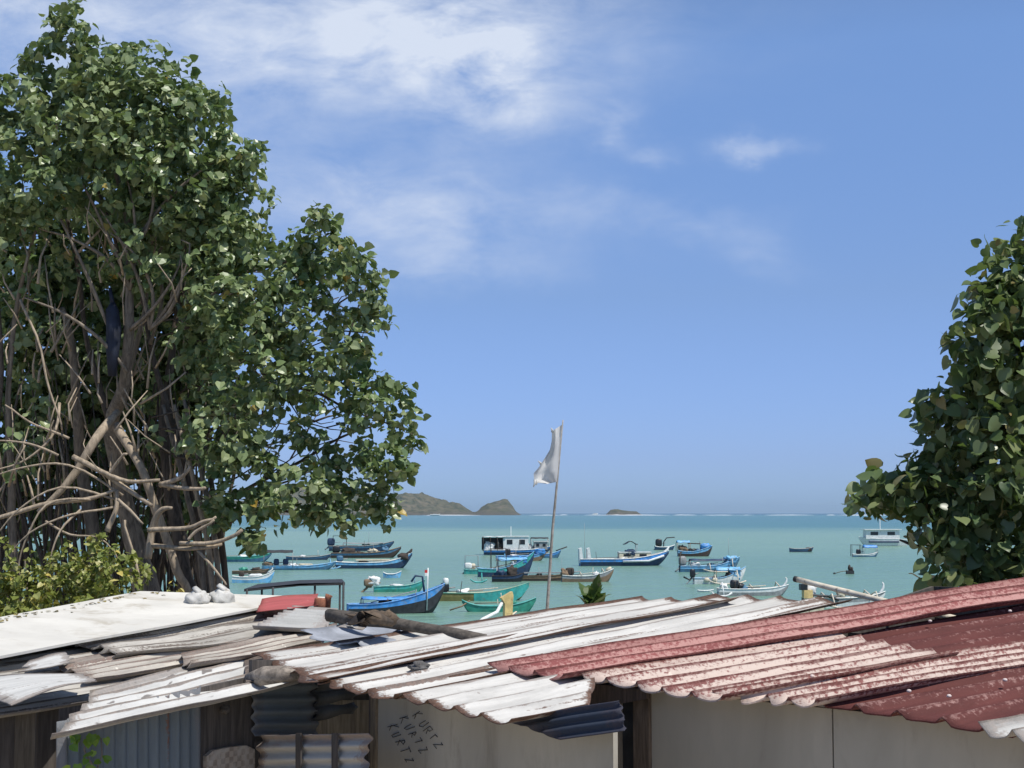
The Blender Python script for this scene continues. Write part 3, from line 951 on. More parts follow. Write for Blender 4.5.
# ------------------------------------------------------------------ roofs
def sheet(name, mat, parent, A, B, C, D, n, amp, plane, lift=0.0, thick=.005, warp=.012, rag=.02, per=10, nv=16, seed=0.0, curl=None, sag=0.0, phase=0.0, prof='crest'):
    """corrugated sheet: A-B one cut end (across the waves), A-D along the waves; corners are seen pixels on the roof plane"""
    A, B, C, D = (plane(*p, lift) for p in (A, B, C, D))
    nu = max(4, int(n * per) + 1)
    nrm = (B - A).cross(D - A).normalized()
    if nrm.z < 0: nrm = -nrm
    wl = (B - A).length
    ll = (D - A).length
    top, uvs, edge = [], [], []
    for j in range(nv):
        v0 = j / (nv - 1)
        for i in range(nu):
            u = i / (nu - 1)
            r0 = rag * mnoise.noise(Vector((u * 7 + seed, 3.1, seed)))
            r1 = rag * mnoise.noise(Vector((u * 7 + seed, 9.1, seed)))
            v = v0 + (r0 * (1 - v0) + r1 * v0) / max(ll, .3)
            p = A.lerp(B, u).lerp(D.lerp(C, u), v)
            ph = 2 * PI * n * u + phase
            cr = 1 - 2 * abs(math.sin(ph / 2)) ** .7
            if prof == 'rib': cr = 2 * max(0.0, math.cos(ph)) ** 2.2 - 1
            elif prof == 'sine': cr = math.cos(ph)
            w = amp * cr
            dz = w + warp * mnoise.noise(Vector((p.x * 1.1, p.y * 1.1, seed))) * 2 + warp * .5 * mnoise.noise(Vector((p.x * 4, p.y * 4, seed + 4)))
            dz -= sag * math.sin(PI * v0)
            if curl: dz += curl(u, v0)
            top.append(p + nrm * dz)
            uvs.append((u * wl, v * ll))
            edge.append((max(0, 1 - min(u, 1 - u) * wl / .20), max(0, 1 - min(v0, 1 - v0) * ll / .24), cr))
    N = nu * nv
    vs = top + [p - nrm * thick for p in top]
    fs = []
    for j in range(nv - 1):
        for i in range(nu - 1):
            a = j * nu + i
            fs.append((a, a + 1, a + nu + 1, a + nu))
            fs.append((N + a, N + a + nu, N + a + nu + 1, N + a + 1))
    rim = [i for i in range(nu)] + [j * nu + nu - 1 for j in range(1, nv)] + [(nv - 1) * nu + i for i in range(nu - 2, -1, -1)] + [j * nu for j in range(nv - 2, 0, -1)]
    for a, b_ in zip(rim, rim[1:] + rim[:1]):
        fs.append((b_, a, N + a, N + b_))
    mb = MB()
    mb.add(vs, fs)
    o = mb.build(name, mat, parent, False, uvs + uvs)
    at = o.data.attributes.new('edge', 'FLOAT_VECTOR', 'POINT')
    at.data.foreach_set('vector', np.asarray(edge + edge, dtype=np.float32).ravel())
    sm = [True] * (2 * (nu - 1) * (nv - 1)) + [False] * len(rim)
    o.data.polygons.foreach_set('use_smooth', sm)
    return o


def flat(name, mat, parent, pts, plane, lift, thick=.012, drop=0.0):
    mb = MB()
    ps = [plane(*p, lift) for p in pts]
    mb.prism(ps, -plane.n * thick)
    return mb.build(name, mat, parent)


RM = {}
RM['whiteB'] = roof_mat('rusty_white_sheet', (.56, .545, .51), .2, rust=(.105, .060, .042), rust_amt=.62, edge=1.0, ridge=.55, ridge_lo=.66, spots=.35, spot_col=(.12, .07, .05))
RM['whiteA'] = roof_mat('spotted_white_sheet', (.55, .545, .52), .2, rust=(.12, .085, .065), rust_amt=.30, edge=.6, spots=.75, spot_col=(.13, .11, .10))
RM['cream'] = roof_mat('cream_board', (.60, .57, .495), .06, rust=(.35, .30, .22), rust_amt=.02, edge=.2, ridge=0.0)
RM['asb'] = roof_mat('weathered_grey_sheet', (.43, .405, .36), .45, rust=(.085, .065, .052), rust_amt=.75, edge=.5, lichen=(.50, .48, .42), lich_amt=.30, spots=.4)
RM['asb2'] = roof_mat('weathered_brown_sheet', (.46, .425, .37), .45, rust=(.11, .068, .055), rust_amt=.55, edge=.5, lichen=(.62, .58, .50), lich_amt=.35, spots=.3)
RM['grey'] = roof_mat('grey_corrugated_sheet', (.40, .40, .385), .2, rust_amt=.12, edge=.3, ridge=0.0)
RM['redA'] = roof_mat('faded_red_sheet', (.40, .10, .10), .2, rust_amt=.1, edge=.2, ridge=0.0, lichen=(.5, .3, .27), lich_amt=.2)
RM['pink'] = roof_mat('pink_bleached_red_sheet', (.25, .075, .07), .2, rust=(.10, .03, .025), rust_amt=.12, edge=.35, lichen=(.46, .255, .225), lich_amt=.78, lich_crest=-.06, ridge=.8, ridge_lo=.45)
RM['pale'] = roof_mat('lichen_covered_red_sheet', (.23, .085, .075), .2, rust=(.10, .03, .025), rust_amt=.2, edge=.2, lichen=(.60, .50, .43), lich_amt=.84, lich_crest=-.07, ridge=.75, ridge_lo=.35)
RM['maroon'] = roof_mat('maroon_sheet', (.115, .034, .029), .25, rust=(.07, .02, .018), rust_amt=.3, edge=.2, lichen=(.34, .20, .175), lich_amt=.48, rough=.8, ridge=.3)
RM['navy'] = roof_mat('dark_blue_sheet', (.030, .040, .062), .2, rust_amt=.05, edge=.1, ridge=0.0)
RM['steel'] = roof_mat('galvanised_wall_sheet', (.17, .20, .22), .2, rust_amt=.05, edge=.2, spots=.15, ridge=0.0)

GZ = 2.0
# --- planes
PA = Plane(P(55, 735, 9.0), P(375, 678, 11.5), P(140, 592, 16.0))
eA = P(250, 658, 11.9); eB = P(600, 728, 8.0)
PB = Plane(eA, eB, P(640, 599, 14.1))


def plane_from_eave(p0, p1, slope):
    d = (p1 - p0); d.z = 0; d.normalize()
    perp = Vector((-d.y, d.x, 0))
    if perp.y < 0: perp = -perp
    return Plane(p0, p1, p0 + perp + Vector((0, 0, slope)))


def at_z(px, py, z):
    return W(px, py, z)


PC = plane_from_eave(at_z(590, 687, 4.95), at_z(1010, 730, 4.95), .12)


def vplane(x0, y0, dx, dy):
    o = Vector((x0, y0, 0))
    return Plane(o, o + Vector((dx, dy, 0)), o + Vector((0, 0, 1)))


def wpoly(vp, pts):
    return [vp(*p) for p in pts]


# =============== hut with the left roof
base = vp0 = None
wa0 = P(55, 735, 9.20); wa1 = P(375, 678, 11.72)
VA = vplane(wa0.x, wa0.y, wa1.x - wa0.x, wa1.y - wa0.y)
wdir = Vector((wa1.x - wa0.x, wa1.y - wa0.y, 0)).normalized()
wback = Vector((-wdir.y, wdir.x, 0))
hutA = thing('shanty', 'patched shanty on the left, cream and grey roof sheets over dark walls', 'hut', (-2.6, 10.0, GZ))
CRM = simple('cream_roof_board', (.62, .60, .545), .8, .10, 1.3, (.40, .36, .29), .42, .2)
flat('roof_panel', CRM, None, [(0, 0)] * 0 or [(-70, 670), (-70, 632), (0, 617), (70, 604), (140, 591), (200, 593), (330, 597), (262, 607), (180, 623), (72, 642), (0, 656)], PA, .17, .02)
cream = bpy.data.objects['roof_panel']
cream.data.transform(Matrix.Translation(-Vector(hutA.location))); cream.parent = hutA
cream['label'] = 'large smooth cream roof panel'
# uv + edge attributes are absent on flat panels: object-space noise carries the wear
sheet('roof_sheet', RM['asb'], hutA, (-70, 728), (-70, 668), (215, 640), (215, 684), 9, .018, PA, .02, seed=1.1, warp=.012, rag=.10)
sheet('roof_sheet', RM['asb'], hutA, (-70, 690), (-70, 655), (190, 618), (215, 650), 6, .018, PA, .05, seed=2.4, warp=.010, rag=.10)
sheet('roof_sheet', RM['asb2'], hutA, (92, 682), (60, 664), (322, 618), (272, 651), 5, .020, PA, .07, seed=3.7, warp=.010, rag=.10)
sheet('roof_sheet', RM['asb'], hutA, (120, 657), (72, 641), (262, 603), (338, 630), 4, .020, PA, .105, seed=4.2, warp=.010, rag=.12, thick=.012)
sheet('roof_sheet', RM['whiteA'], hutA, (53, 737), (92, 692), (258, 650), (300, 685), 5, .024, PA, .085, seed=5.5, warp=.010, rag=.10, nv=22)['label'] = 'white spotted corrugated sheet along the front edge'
sheet('roof_sheet', RM['redA'], hutA, (256, 613), (262, 600), (318, 594), (318, 606), 2, .01, PA, .20, seed=6.1)['label'] = 'small faded red roof sheet'
sheet('roof_sheet', RM['grey'], hutA, (252, 628), (292, 608), (338, 611), (322, 631), 8, .022, PA, .18, seed=7.1, warp=.006)['label'] = 'plain grey corrugated sheet with narrow ribs'
sheet('roof_sheet', RM['asb2'], hutA, (190, 668), (178, 656), (340, 624), (322, 643), 4, .020, PA, .125, seed=8.3, warp=.010, rag=.08)
# walls
def strip_wall(name, mat, parent, VPl, pts, back, th=.03):
    mb = MB(); mb.prism(wpoly(VPl, pts), back * th)
    return mb.build(name, mat, parent)


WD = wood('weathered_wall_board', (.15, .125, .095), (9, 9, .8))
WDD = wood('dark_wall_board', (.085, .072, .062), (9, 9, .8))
bx0, bx1 = -90, 60
va0, va1 = PA(-70, 724), PA(57, 711)
vd = va1 - va0; vd.z = 0; vd.normalize()
vback = Vector((-vd.y, vd.x, 0))
if vback.y < 0: vback = -vback
va0 = va0 + vback * .16
VA2 = vplane(va0.x, va0.y, vd.x, vd.y)
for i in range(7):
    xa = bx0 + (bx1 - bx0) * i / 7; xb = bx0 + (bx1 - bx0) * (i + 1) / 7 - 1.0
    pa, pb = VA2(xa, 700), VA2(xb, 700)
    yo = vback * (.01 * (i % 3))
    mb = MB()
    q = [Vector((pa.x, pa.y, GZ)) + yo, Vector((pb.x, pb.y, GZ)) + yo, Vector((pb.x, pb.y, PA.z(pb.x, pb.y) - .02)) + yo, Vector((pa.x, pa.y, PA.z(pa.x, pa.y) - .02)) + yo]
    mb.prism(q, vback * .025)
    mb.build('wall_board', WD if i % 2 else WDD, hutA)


class VLift:
    """vertical plane as a sheet plane; lift pushes towards the viewer"""
    def __init__(self, vp): self.vp = vp; self.n = vp.n
    def __call__(self, px, py, lift=0.0): return self.vp(px, py, lift)


def wall_sheet(mat, parent, vp, x0, x1, ytop, ybot, n, vertical=True, lift=0.0, seed=0.0, amp=.016):
    if vertical:
        return sheet('wall_sheet', mat, parent, (x0, ybot), (x1, ybot), (x1, ytop[1]), (x0, ytop[0]), n, amp, vp, lift, seed=seed, warp=.006, rag=.02, prof='sine')
    return sheet('wall_sheet', mat, parent, (x0, ybot), (x0, ytop[0]), (x1, ytop[1]), (x1, ybot), n, amp, vp, lift, seed=seed, warp=.006, rag=.02, prof='sine')


wall_sheet(RM['steel'], hutA, VA, 58, 202, (722, 686), 860, 13, True, .012, 1.0)
wall_sheet(RM['steel'], hutA, VA, 253, 318, (676, 674), 736, 5, False, .04, 2.0)
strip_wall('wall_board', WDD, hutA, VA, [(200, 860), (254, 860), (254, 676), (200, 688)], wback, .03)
# woven bamboo panel
m, t, b = newmat('woven_bamboo')
tc = t.n('ShaderNodeTexCoord').outputs['Object']
ck = t.n('ShaderNodeTexChecker')
mp = t.n('ShaderNodeMapping'); t.l(tc, mp.inputs[0]); mp.inputs['Scale'].default_value = (1, 1, 1)
mp.inputs['Rotation'].default_value = (0, 0, -math.atan2(wdir.y, wdir.x))
t.l(mp.outputs[0], ck.inputs[0]); ck.inputs['Scale'].default_value = 26
ck.inputs[1].default_value = (.40, .33, .26, 1); ck.inputs[2].default_value = (.26, .21, .165, 1)
nz = t.noise(tc, 14, 5, .6)
t.l(t.mix(t.ss(nz, .35, .75), ck.outputs[0], (.45, .40, .34)), b.inputs['Base Color']); b.inputs['Roughness'].default_value = .8
bump(t, b, ck.outputs[1], .5, .008)
M['woven'] = m
strip_wall('woven_panel', M['woven'], hutA, VA, [(203, 860), (203, 756), (210, 750), (225, 747), (243, 745), (251, 749), (252, 860)], -wback, .035)
# slatted fence in the sun below
f0, f1 = P(256, 740, 10.45), P(373, 740, 9.4)
VF = vplane(f0.x, f0.y, f1.x - f0.x, f1.y - f0.y)
fdir = Vector((f1.x - f0.x, f1.y - f0.y, 0)).normalized()
fback = Vector((-fdir.y, fdir.x, 0))
SL = wood('pale_slat', (.50, .45, .37), (1.5, 9, 9), var=.25)
RM['sunlit'] = roof_mat('pale_fence_sheet', (.46, .44, .40), .2, rust_amt=.25, edge=.5, ridge=0.0)
sheet('fence_sheet', RM['sunlit'], hutA, (256, 815), (262, 735), (369, 733), (369, 813), 6.5, .014, VF, 0, seed=2.6, warp=.006, rag=.05, prof='sine')['label'] = 'sunlit pale corrugated fence sheet'
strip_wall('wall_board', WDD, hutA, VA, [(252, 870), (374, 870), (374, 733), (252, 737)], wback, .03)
for xa in (297, 333):  # dark bars built in place of shadow stripes across the corrugated sheet
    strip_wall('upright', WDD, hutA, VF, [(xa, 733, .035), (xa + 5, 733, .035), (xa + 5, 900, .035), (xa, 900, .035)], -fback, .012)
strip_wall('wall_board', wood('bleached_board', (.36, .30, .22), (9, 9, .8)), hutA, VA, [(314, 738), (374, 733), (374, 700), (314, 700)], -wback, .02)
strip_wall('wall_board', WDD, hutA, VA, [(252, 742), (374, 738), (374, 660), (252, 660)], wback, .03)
tarp = sheet('wall_tarp', simple('black_tarp', (.03, .032, .036), .55, .4, 8), None, (315, 722), (315, 684), (360, 680), (357, 715), 2.5, .012, VA, .05, seed=9.0, warp=.04, rag=.08)
tag(tarp, 'torn black tarp hung on the shanty wall beneath the rusty white eave', 'tarp')
# sides and back of the hut
pL, pR = VA2(-90, 700), VA(374, 700)
for a, bb in ((pL, wback * 5), (pR, wback * 4.0)):
    mb = MB()
    s0 = Vector((a.x, a.y, 0)); s1 = s0 + bb
    mb.prism([(s0.x, s0.y, GZ), (s1.x, s1.y, GZ), (s1.x, s1.y, PA.z(s1.x, s1.y) - .08), (s0.x, s0.y, PA.z(s0.x, s0.y) - .08)], wdir * .03)
    mb.build('side_wall', WDD, hutA)

# loose things on the left roof
o = sheet('metal_sheet', RM['whiteA'], None, (-40, 680), (10, 707), (98, 681), (84, 675), 1.0, .004, PA, .15, seed=11, warp=.012, rag=.1,
          curl=lambda u, v: .02 * math.sin(PI * v))
tag(o, 'loose bent white metal sheet lying on the near left of the grey roof', 'roof sheet')
o = sheet('metal_sheet', RM['whiteA'], None, (16, 672), (30, 660), (66, 654), (73, 663), 1.0, .01, PA, .13, seed=12, warp=.03, rag=.2)
tag(o, 'small crumpled white scrap on the grey roof below the cream panel', 'scrap sheet')
GT = simple('grey_tarp', (.30, .32, .36), .6, .25, 4, (.12, .12, .13), .3)
o = sheet('grey_tarp', GT, None, (300, 632), (372, 645), (442, 630), (392, 619), 1.3, .03, PA, .26, seed=13, warp=.05, rag=.15)
tag(o, 'slack grey tarp spread behind the rusty white roof', 'tarp')
o = sheet('metal_sheet', RM['whiteA'], None, (336, 627), (348, 622), (369, 625), (362, 631), 1.0, .004, PA, .36, seed=14, warp=.01)
tag(o, 'short white metal strip lying on the grey tarp', 'scrap sheet')
LOG = wood('dead_log_bark', (.10, .085, .07), (6, 6, 6), .9, .5)
mb = MB()
pts = [PA(x, y, .34) for x, y in ((328, 615), (350, 618), (385, 622), (420, 628), (455, 634), (485, 640))]
mb.tube(pts, [.052, .056, .05, .045, .045, .04], 10, wob=.12)
o = tag(mb.build('driftwood_log', LOG, None, True), 'long grey driftwood log lying behind the grey tarp', 'log')
mb = MB()
mb.blob(PA(370, 618, .42), (.15, .10, .045), 0, 22, 12, 1.1, 3.0)
mb.blob(PA(385, 618, .44), (.10, .08, .05), 0, 14, 8, .8, 8.0)
mb.tube([PA(350, 624, .38), PA(362, 616, .50), PA(376, 617, .48), PA(392, 622, .42)], [.02, .05, .05, .02], 7, wob=.3)
o = tag(mb.build('brown_rag', simple('brown_rag_cloth', (.11, .08, .055), .95, .5, 9), None, True), 'crumpled brown rag draped over the driftwood log', 'rag')
mb = MB()
c = PA(320, 603, .22)
mb.tube([c + Vector((0, 0, -.06)), c + Vector((0, 0, -.02)), c + Vector((.005, 0, .035)), c + Vector((.006, 0, .045))], [.055, .06, .055, .05], 12)
mb.tube([c + Vector((.07, 0, -.05)), c + Vector((.075, 0, .05)), c + Vector((.085, 0, .075))], [.028, .03, .036], 8)
o = tag(mb.build('rusty_pot', simple('rusty_clay', (.28, .11, .06), .9, .35, 12, (.06, .04, .03), .3), None, True), 'rusty orange pot at the end of the small red sheet', 'pot')
for i, (px, py, wd, hh, lb) in enumerate(((196, 600, .115, .085, 'grey white sack left of its twin at the tree trunk'), (221, 599, .12, .10, 'wider white sack right of its twin at the tree trunk'))):
    mb = MB()
    c = PA(px, py, .20)
    mb.blob(c + Vector((0, .05, 0)), (wd, .13, hh), 0, 30, 20, .24, i * 3.1)
    mb.tube([c + Vector((0, .05, hh * .85)), c + Vector((.02, .05, hh * 1.12))], [.07, .05], 9, wob=.2)
    o = tag(mb.build('sack', simple('sack_cloth', (.46, .45, .42) if i == 0 else (.54, .53, .49), .9, .2, 10, (.3, .27, .22), .4), None, True), lb, 'sack', 'sacks at the back of the cream roof')
# broken timber where the two roofs meet
BT = wood('rotten_timber', (.14, .11, .09), (12, 12, 3), .95, .6)
mb = MB()
mb.prism([PB(246, 682, .03), PB(244, 660, .05), PB(249, 653, .05), PB(258, 656, .05), PB(262, 668, .05), PB(254, 681, .03)], Vector((.05, .12, .02)))
o = tag(mb.build('broken_board', BT), 'dark broken board end standing where the two roofs meet', 'board')
mb = MB()
mb.tube([PB(247, 679, .03), PB(262, 676, .06), PB(285, 674, .07), PB(300, 676, .05)], [.03, .06, .06, .03], 10, wob=.2)
o = tag(mb.build('driftwood_log', wood('grey_rotten_log', (.26, .22, .18), (8, 8, 8), .95, .5), None, True), 'short grey rotten log at the left corner of the rusty white roof', 'log')
mb = MB()
c = PB(420, 661, .12)
mb.blob(c + Vector((0, 0, -.04)), (.06, .06, .035), 0, 18, 12, .9, 2.0)
o = tag(mb.build('stone', simple('dark_stone', (.12, .115, .11), .9, .3, 14), None, True), 'dark stone weighing down the rusty white roof', 'stone')
mb = MB()
mb.blob(PA(226, 698, .02) + Vector((0, -.03, -.07)), (.035, .05, .03), 0, 12, 8, .5, 2.0)
o = mb.build('beam_end', LOG, hutA, True)

# =============== hut with the rusty white roof
hutB = thing('plywood_hut', 'hut with rusty white corrugated roof over a grey wall with scrawled writing', 'hut', (0, 9.5, GZ))
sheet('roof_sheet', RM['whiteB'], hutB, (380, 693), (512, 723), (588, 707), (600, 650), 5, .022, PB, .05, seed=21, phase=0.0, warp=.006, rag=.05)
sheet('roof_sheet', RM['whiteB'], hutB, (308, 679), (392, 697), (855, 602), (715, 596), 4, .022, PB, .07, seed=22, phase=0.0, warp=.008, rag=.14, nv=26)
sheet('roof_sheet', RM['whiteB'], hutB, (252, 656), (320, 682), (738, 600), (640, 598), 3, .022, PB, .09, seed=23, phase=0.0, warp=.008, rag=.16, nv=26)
ed = eB - eA; ed.z = 0; ed.normalize()
pb_ = Vector((-ed.y, ed.x, 0))
if pb_.y < 0: pb_ = -pb_
wb = P(372, 693, 9.58) + pb_ * .35
VB = vplane(wb.x, wb.y, ed.x, ed.y)
PLY = simple('grey_plywood', (.40, .37, .305), .85, .13, 1.6, (.24, .215, .17), .42, .1, sv=(1, 1, .3))


def wall_panel(parent, vp, plane, x0, x1, mat, name='wall_panel', back=None, th=.03, drop=.06, push=0.0):
    a, b_ = vp(x0, 700, push), vp(x1, 700, push)
    mb = MB()
    mb.prism([(a.x, a.y, GZ), (b_.x, b_.y, GZ), (b_.x, b_.y, plane.z(b_.x, b_.y) - drop), (a.x, a.y, plane.z(a.x, a.y) - drop)], back * th)
    return mb.build(name, mat, parent)


wa_, wm_ = VB(376, 700), VB(515, 700)
strip_pts = [Vector((wa_.x, wa_.y, GZ)), Vector((VB(613, 700).x, VB(613, 700).y, GZ)), VB(613, 716), VB(535, 718), Vector((wm_.x, wm_.y, PB.z(wm_.x, wm_.y) - .09)), Vector((wa_.x, wa_.y, PB.z(wa_.x, wa_.y) - .09))]
mb = MB(); mb.prism(strip_pts, pb_ * .03); mb.build('wall_panel', PLY, hutB)
wall_panel(hutB, VB, PB, 370.5, 375.5, wood('corner_post_wood', (.20, .16, .11)), 'corner_post', pb_, .06, .06, .02)
a, b2 = VB(371, 700), VB(603, 700)
for q0, q1 in ((a, a + pb_ * 3.6), (a + pb_ * 3.6, b2 - ed * 1.2 + pb_ * 3.6)):
    mb = MB()
    dd = Vector((q1.x - q0.x, q1.y - q0.y, 0)).normalized()
    mb.prism([(q0.x, q0.y, GZ), (q1.x, q1.y, GZ), (q1.x, q1.y, PB.z(q1.x, q1.y) - .09), (q0.x, q0.y, PB.z(q0.x, q0.y) - .09)], Vector((-dd.y, dd.x, 0)) * .03)
    mb.build('side_wall', WDD, hutB)
# scrawled writing, three times the same word
GL = {'K': [[(0, 0), (0, 1)], [(.55, 1), (0, .45), (.6, 0)]],
      'U': [[(0, 1), (0, .2), (.15, 0), (.4, 0), (.55, .2), (.55, 1)]],
      'R': [[(0, 0), (0, 1), (.45, .95), (.5, .65), (0, .5), (.55, 0)]],
      'T': [[(-.05, 1), (.6, 1)], [(.28, 1), (.25, 0)]],
      'Z': [[(0, 1), (.55, 1), (0, 0), (.6, 0)]]}
INK = simple('black_marker', (.045, .042, .04), .8, .2, 20, bmp=0)
mb = MB()
upx = 10.5
for (x0, y0, ang, sc) in ((388, 727, 63, 1.0), (399.5, 719, 58, 1.0), (412, 716, 53, 1.0)):
    a = math.radians(ang)
    ax, ay = math.cos(a), math.sin(a)           # writing runs down to the right
    ux, uy = math.sin(a), -math.cos(a)          # letter tops
    adv = 0.0
    for ch in 'KURTZ':
        sc = random.uniform(.85, 1.12)
        for st in GL[ch]:
            pts = []
            for (gx, gy) in st:
                lx = adv + (gx * 6.6 + gy * 1.2) * sc
                ly = gy * 11.0 * sc
                wx, wy = random.uniform(-1.0, 1.0), random.uniform(-1.0, 1.0)
                pts.append(VB(x0 + ax * lx + ux * ly * .75 + wx, y0 + ay * lx + uy * ly * .75 + wy, .004))
            mb.tube(pts, .0023, 5)
        adv += random.uniform(8.2, 10.2)
mb.build('scrawled_writing', INK, hutB)
# dark sheet hanging under the eave
o = sheet('eave_sheet', RM['navy'], hutB, (562, 741), (508, 721), (620, 701), (625, 731), 3, .009, Plane(VB(508, 722, .16), VB(562, 739, .20), VB(590, 701, .10)), 0, seed=25, warp=.008, prof='sine')
o['label'] = 'dark blue corrugated sheet under the eave'

# =============== hut with the red roof
hutC = thing('red_roofed_hut', 'hut with bleached red and maroon corrugated roof over a plain grey wall', 'hut', (1.9, 8.4, GZ))
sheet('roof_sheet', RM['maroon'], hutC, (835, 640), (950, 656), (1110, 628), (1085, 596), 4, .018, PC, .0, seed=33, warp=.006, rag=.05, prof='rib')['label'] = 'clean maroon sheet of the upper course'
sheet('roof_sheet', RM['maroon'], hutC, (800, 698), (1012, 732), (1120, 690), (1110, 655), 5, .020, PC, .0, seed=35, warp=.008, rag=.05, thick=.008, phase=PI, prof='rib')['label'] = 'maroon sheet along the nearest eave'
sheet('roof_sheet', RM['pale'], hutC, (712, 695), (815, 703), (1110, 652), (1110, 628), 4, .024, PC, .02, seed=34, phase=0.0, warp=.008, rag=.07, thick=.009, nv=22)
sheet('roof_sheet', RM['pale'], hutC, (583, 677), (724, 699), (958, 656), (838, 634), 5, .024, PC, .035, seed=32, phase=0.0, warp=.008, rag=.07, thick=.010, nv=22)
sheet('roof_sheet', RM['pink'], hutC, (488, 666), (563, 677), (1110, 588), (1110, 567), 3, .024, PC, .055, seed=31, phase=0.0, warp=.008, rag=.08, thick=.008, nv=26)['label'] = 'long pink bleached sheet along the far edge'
sheet('roof_sheet', RM['whiteA'], hutC, (978, 728), (1050, 744), (1120, 728), (1110, 706), 2, .03, PC, .03, seed=36, warp=.01)['label'] = 'white sheet at the near right corner'
c0, c1 = at_z(590, 687, 4.95), at_z(1010, 730, 4.95)
cd = c1 - c0; cd.z = 0; cd.normalize()
pc_ = Vector((-cd.y, cd.x, 0))
if pc_.y < 0: pc_ = -pc_
wc_ = c0 + pc_ * .32
VC = vplane(wc_.x, wc_.y, cd.x, cd.y)
FC = simple('grey_fibre_cement', (.43, .395, .325), .9, .12, 1.5, (.27, .24, .19), .42, .12, sv=(1, 1, .3))
wall_panel(hutC, VC, PC, 649, 831.4, FC, back=pc_, drop=.07)
wall_panel(hutC, VC, PC, 833.0, 1120, FC, back=pc_, drop=.07)
wall_panel(hutC, VC, PC, 640, 1119, WDD, 'batten_wall', back=pc_, th=.02, drop=.10, push=-.035)
PW = wood('brown_post', (.155, .115, .085))
wall_panel(hutC, VC, PC, 633, 648.4, PW, 'corner_post', pc_, .08, .06, .03)
wall_panel(hutC, VC, PC, 612.5, 618.5, wood('pale_post', (.24, .20, .15)), 'corner_post', pc_, .05, .10, .02)
wall_panel(hutC, VC, PC, 618.6, 632.9, M['dark'], 'gap_shade_board', pc_, .02, .10, -.02)  # dark board standing in for the shaded void between the posts
mb = MB()
mb.prism([VC(585, 683, .16), VC(646, 690, .16), VC(646, 699, .16), VC(618, 704, .16), VC(588, 709, .16)], pc_ * .04)
mb.build('fascia_board', wood('dark_brown_board', (.085, .062, .05)), hutC)
a, b2 = VC(616, 700), VC(1119, 700)
for q0, q1 in ((a, a + pc_ * 4.2), (b2, b2 + pc_ * 4.2), (a + pc_ * 4.2, b2 + pc_ * 4.2)):
    mb = MB()
    dd = Vector((q1.x - q0.x, q1.y - q0.y, 0)).normalized()
    mb.prism([(q0.x, q0.y, GZ), (q1.x, q1.y, GZ), (q1.x, q1.y, PC.z(q1.x, q1.y) - .10), (q0.x, q0.y, PC.z(q0.x, q0.y) - .10)], Vector((-dd.y, dd.x, 0)) * .03)
    mb.build('side_wall', WDD, hutC)
# nail caps
NCM = simple('pale_washer', (.62, .52, .48), .8, .1, 9)
for px, py in ((1010, 611), (930, 621), (909, 691), (949, 696), (1005, 680), (640, 668), (812, 676)):
    mb = MB()
    mb.blob(PC(px, py, .034), (.014, .014, .010), 0, 8, 5)
    mb.build('nail_cap', NCM, hutC, True)
# bamboo rafter poking out beyond the far edge
mb = MB()
pa, pb2 = P(795, 579, 12.7), P(900, 605, 11.9)
mb.tube([pa, pa.lerp(pb2, .25), pa.lerp(pb2, .5), pa.lerp(pb2, .75), pb2, pb2 + (pb2 - pa) * .5], [.024, .022, .024, .023, .025, .025], 12)
o = mb.build('bamboo_rafter', M['bamboo'], hutC, True)
o['label'] = 'pale bamboo pole poking out beyond the red roof'
mb = MB(); dpo = (pb2 - pa).normalized(); mb.tube([pa - dpo * .004, pa + dpo * .03], [.0255, .0255], 12); mb.build('dark_tip', M['dark'], hutC, True)

# =============== shade canopy behind the left roof
sh = thing('shade_canopy', 'flat dark net canopy on thin posts behind the left roof', 'canopy', (-4.4, 30, beach_z(-4, 30)))
mb = MB()
ps = [P(244, 589, 29), P(300, 583.5, 29), P(345, 582.5, 29), P(342, 579, 31), P(300, 580, 31), P(258, 584, 31)]
mb.prism(ps, (0, 0, -.05))
mb.build('net', M['dark'], sh)
for px, py, Y in ((247, 589, 29), (273, 587, 29), (315, 583, 29.05), (343.5, 582, 29), (262, 584, 30.9), (340, 580, 30.9)):
    p = P(px, py, Y)
    mb = MB(); mb.tube([(p.x, p.y, beach_z(p.x, p.y) - .1), p], .022, 7)
    mb.build('post', M['dark'], sh, True)

# =============== flagpole
pts = [P(563, 420, 20), P(560, 450, 20), P(557.5, 478, 20), P(552.5, 530, 20), P(549.5, 575, 20), P(547, 612, 20)]
gpt = pts[-1] + (pts[-1] - pts[-2]).normalized() * 2.0
dirv = (pts[-1] - pts[-2]).normalized()
gpt = pts[-1] + dirv * ((pts[-1].z - (beach_z(0, 20) - .2)) / -dirv.z)
fp = thing('flagpole', 'thin leaning pole with tattered grey white flag', 'flagpole', gpt)
mb = MB()
mb.tube(pts + [gpt], [.008, .012, .015, .018, .020, .022, .028], 9)
mb.build('pole', simple('pole_grey', (.33, .31, .28), .8, .35, 14), fp, True)
rows = [((562.2, 424.5), (552.5, 431)), ((561.4, 433), (552, 440)), ((560.5, 442), (549.5, 449)), ((559.6, 452), (545, 458)), ((558.8, 461), (539, 466)),
        ((558, 470), (534, 474)), ((557.2, 477), (534, 481)), ((556.6, 482), (546, 484))]
nu = 12
vs = []
for j, (a, b_) in enumerate(rows):
    for i in range(nu):
        u = i / (nu - 1)
        px = a[0] + (b_[0] - a[0]) * u
        py = a[1] + (b_[1] - a[1]) * u
        dep = 20 - .02 + .07 * math.sin(u * 7 + j * .7) * (u ** .5) + .05 * math.sin(j * 1.9 + u * 3) * u
        vs.append(P(px + (random.uniform(-1, 1) * .8 if i == nu - 1 else 0), py + (random.uniform(-1.6, 1.6) if i == nu - 1 else 0), dep))
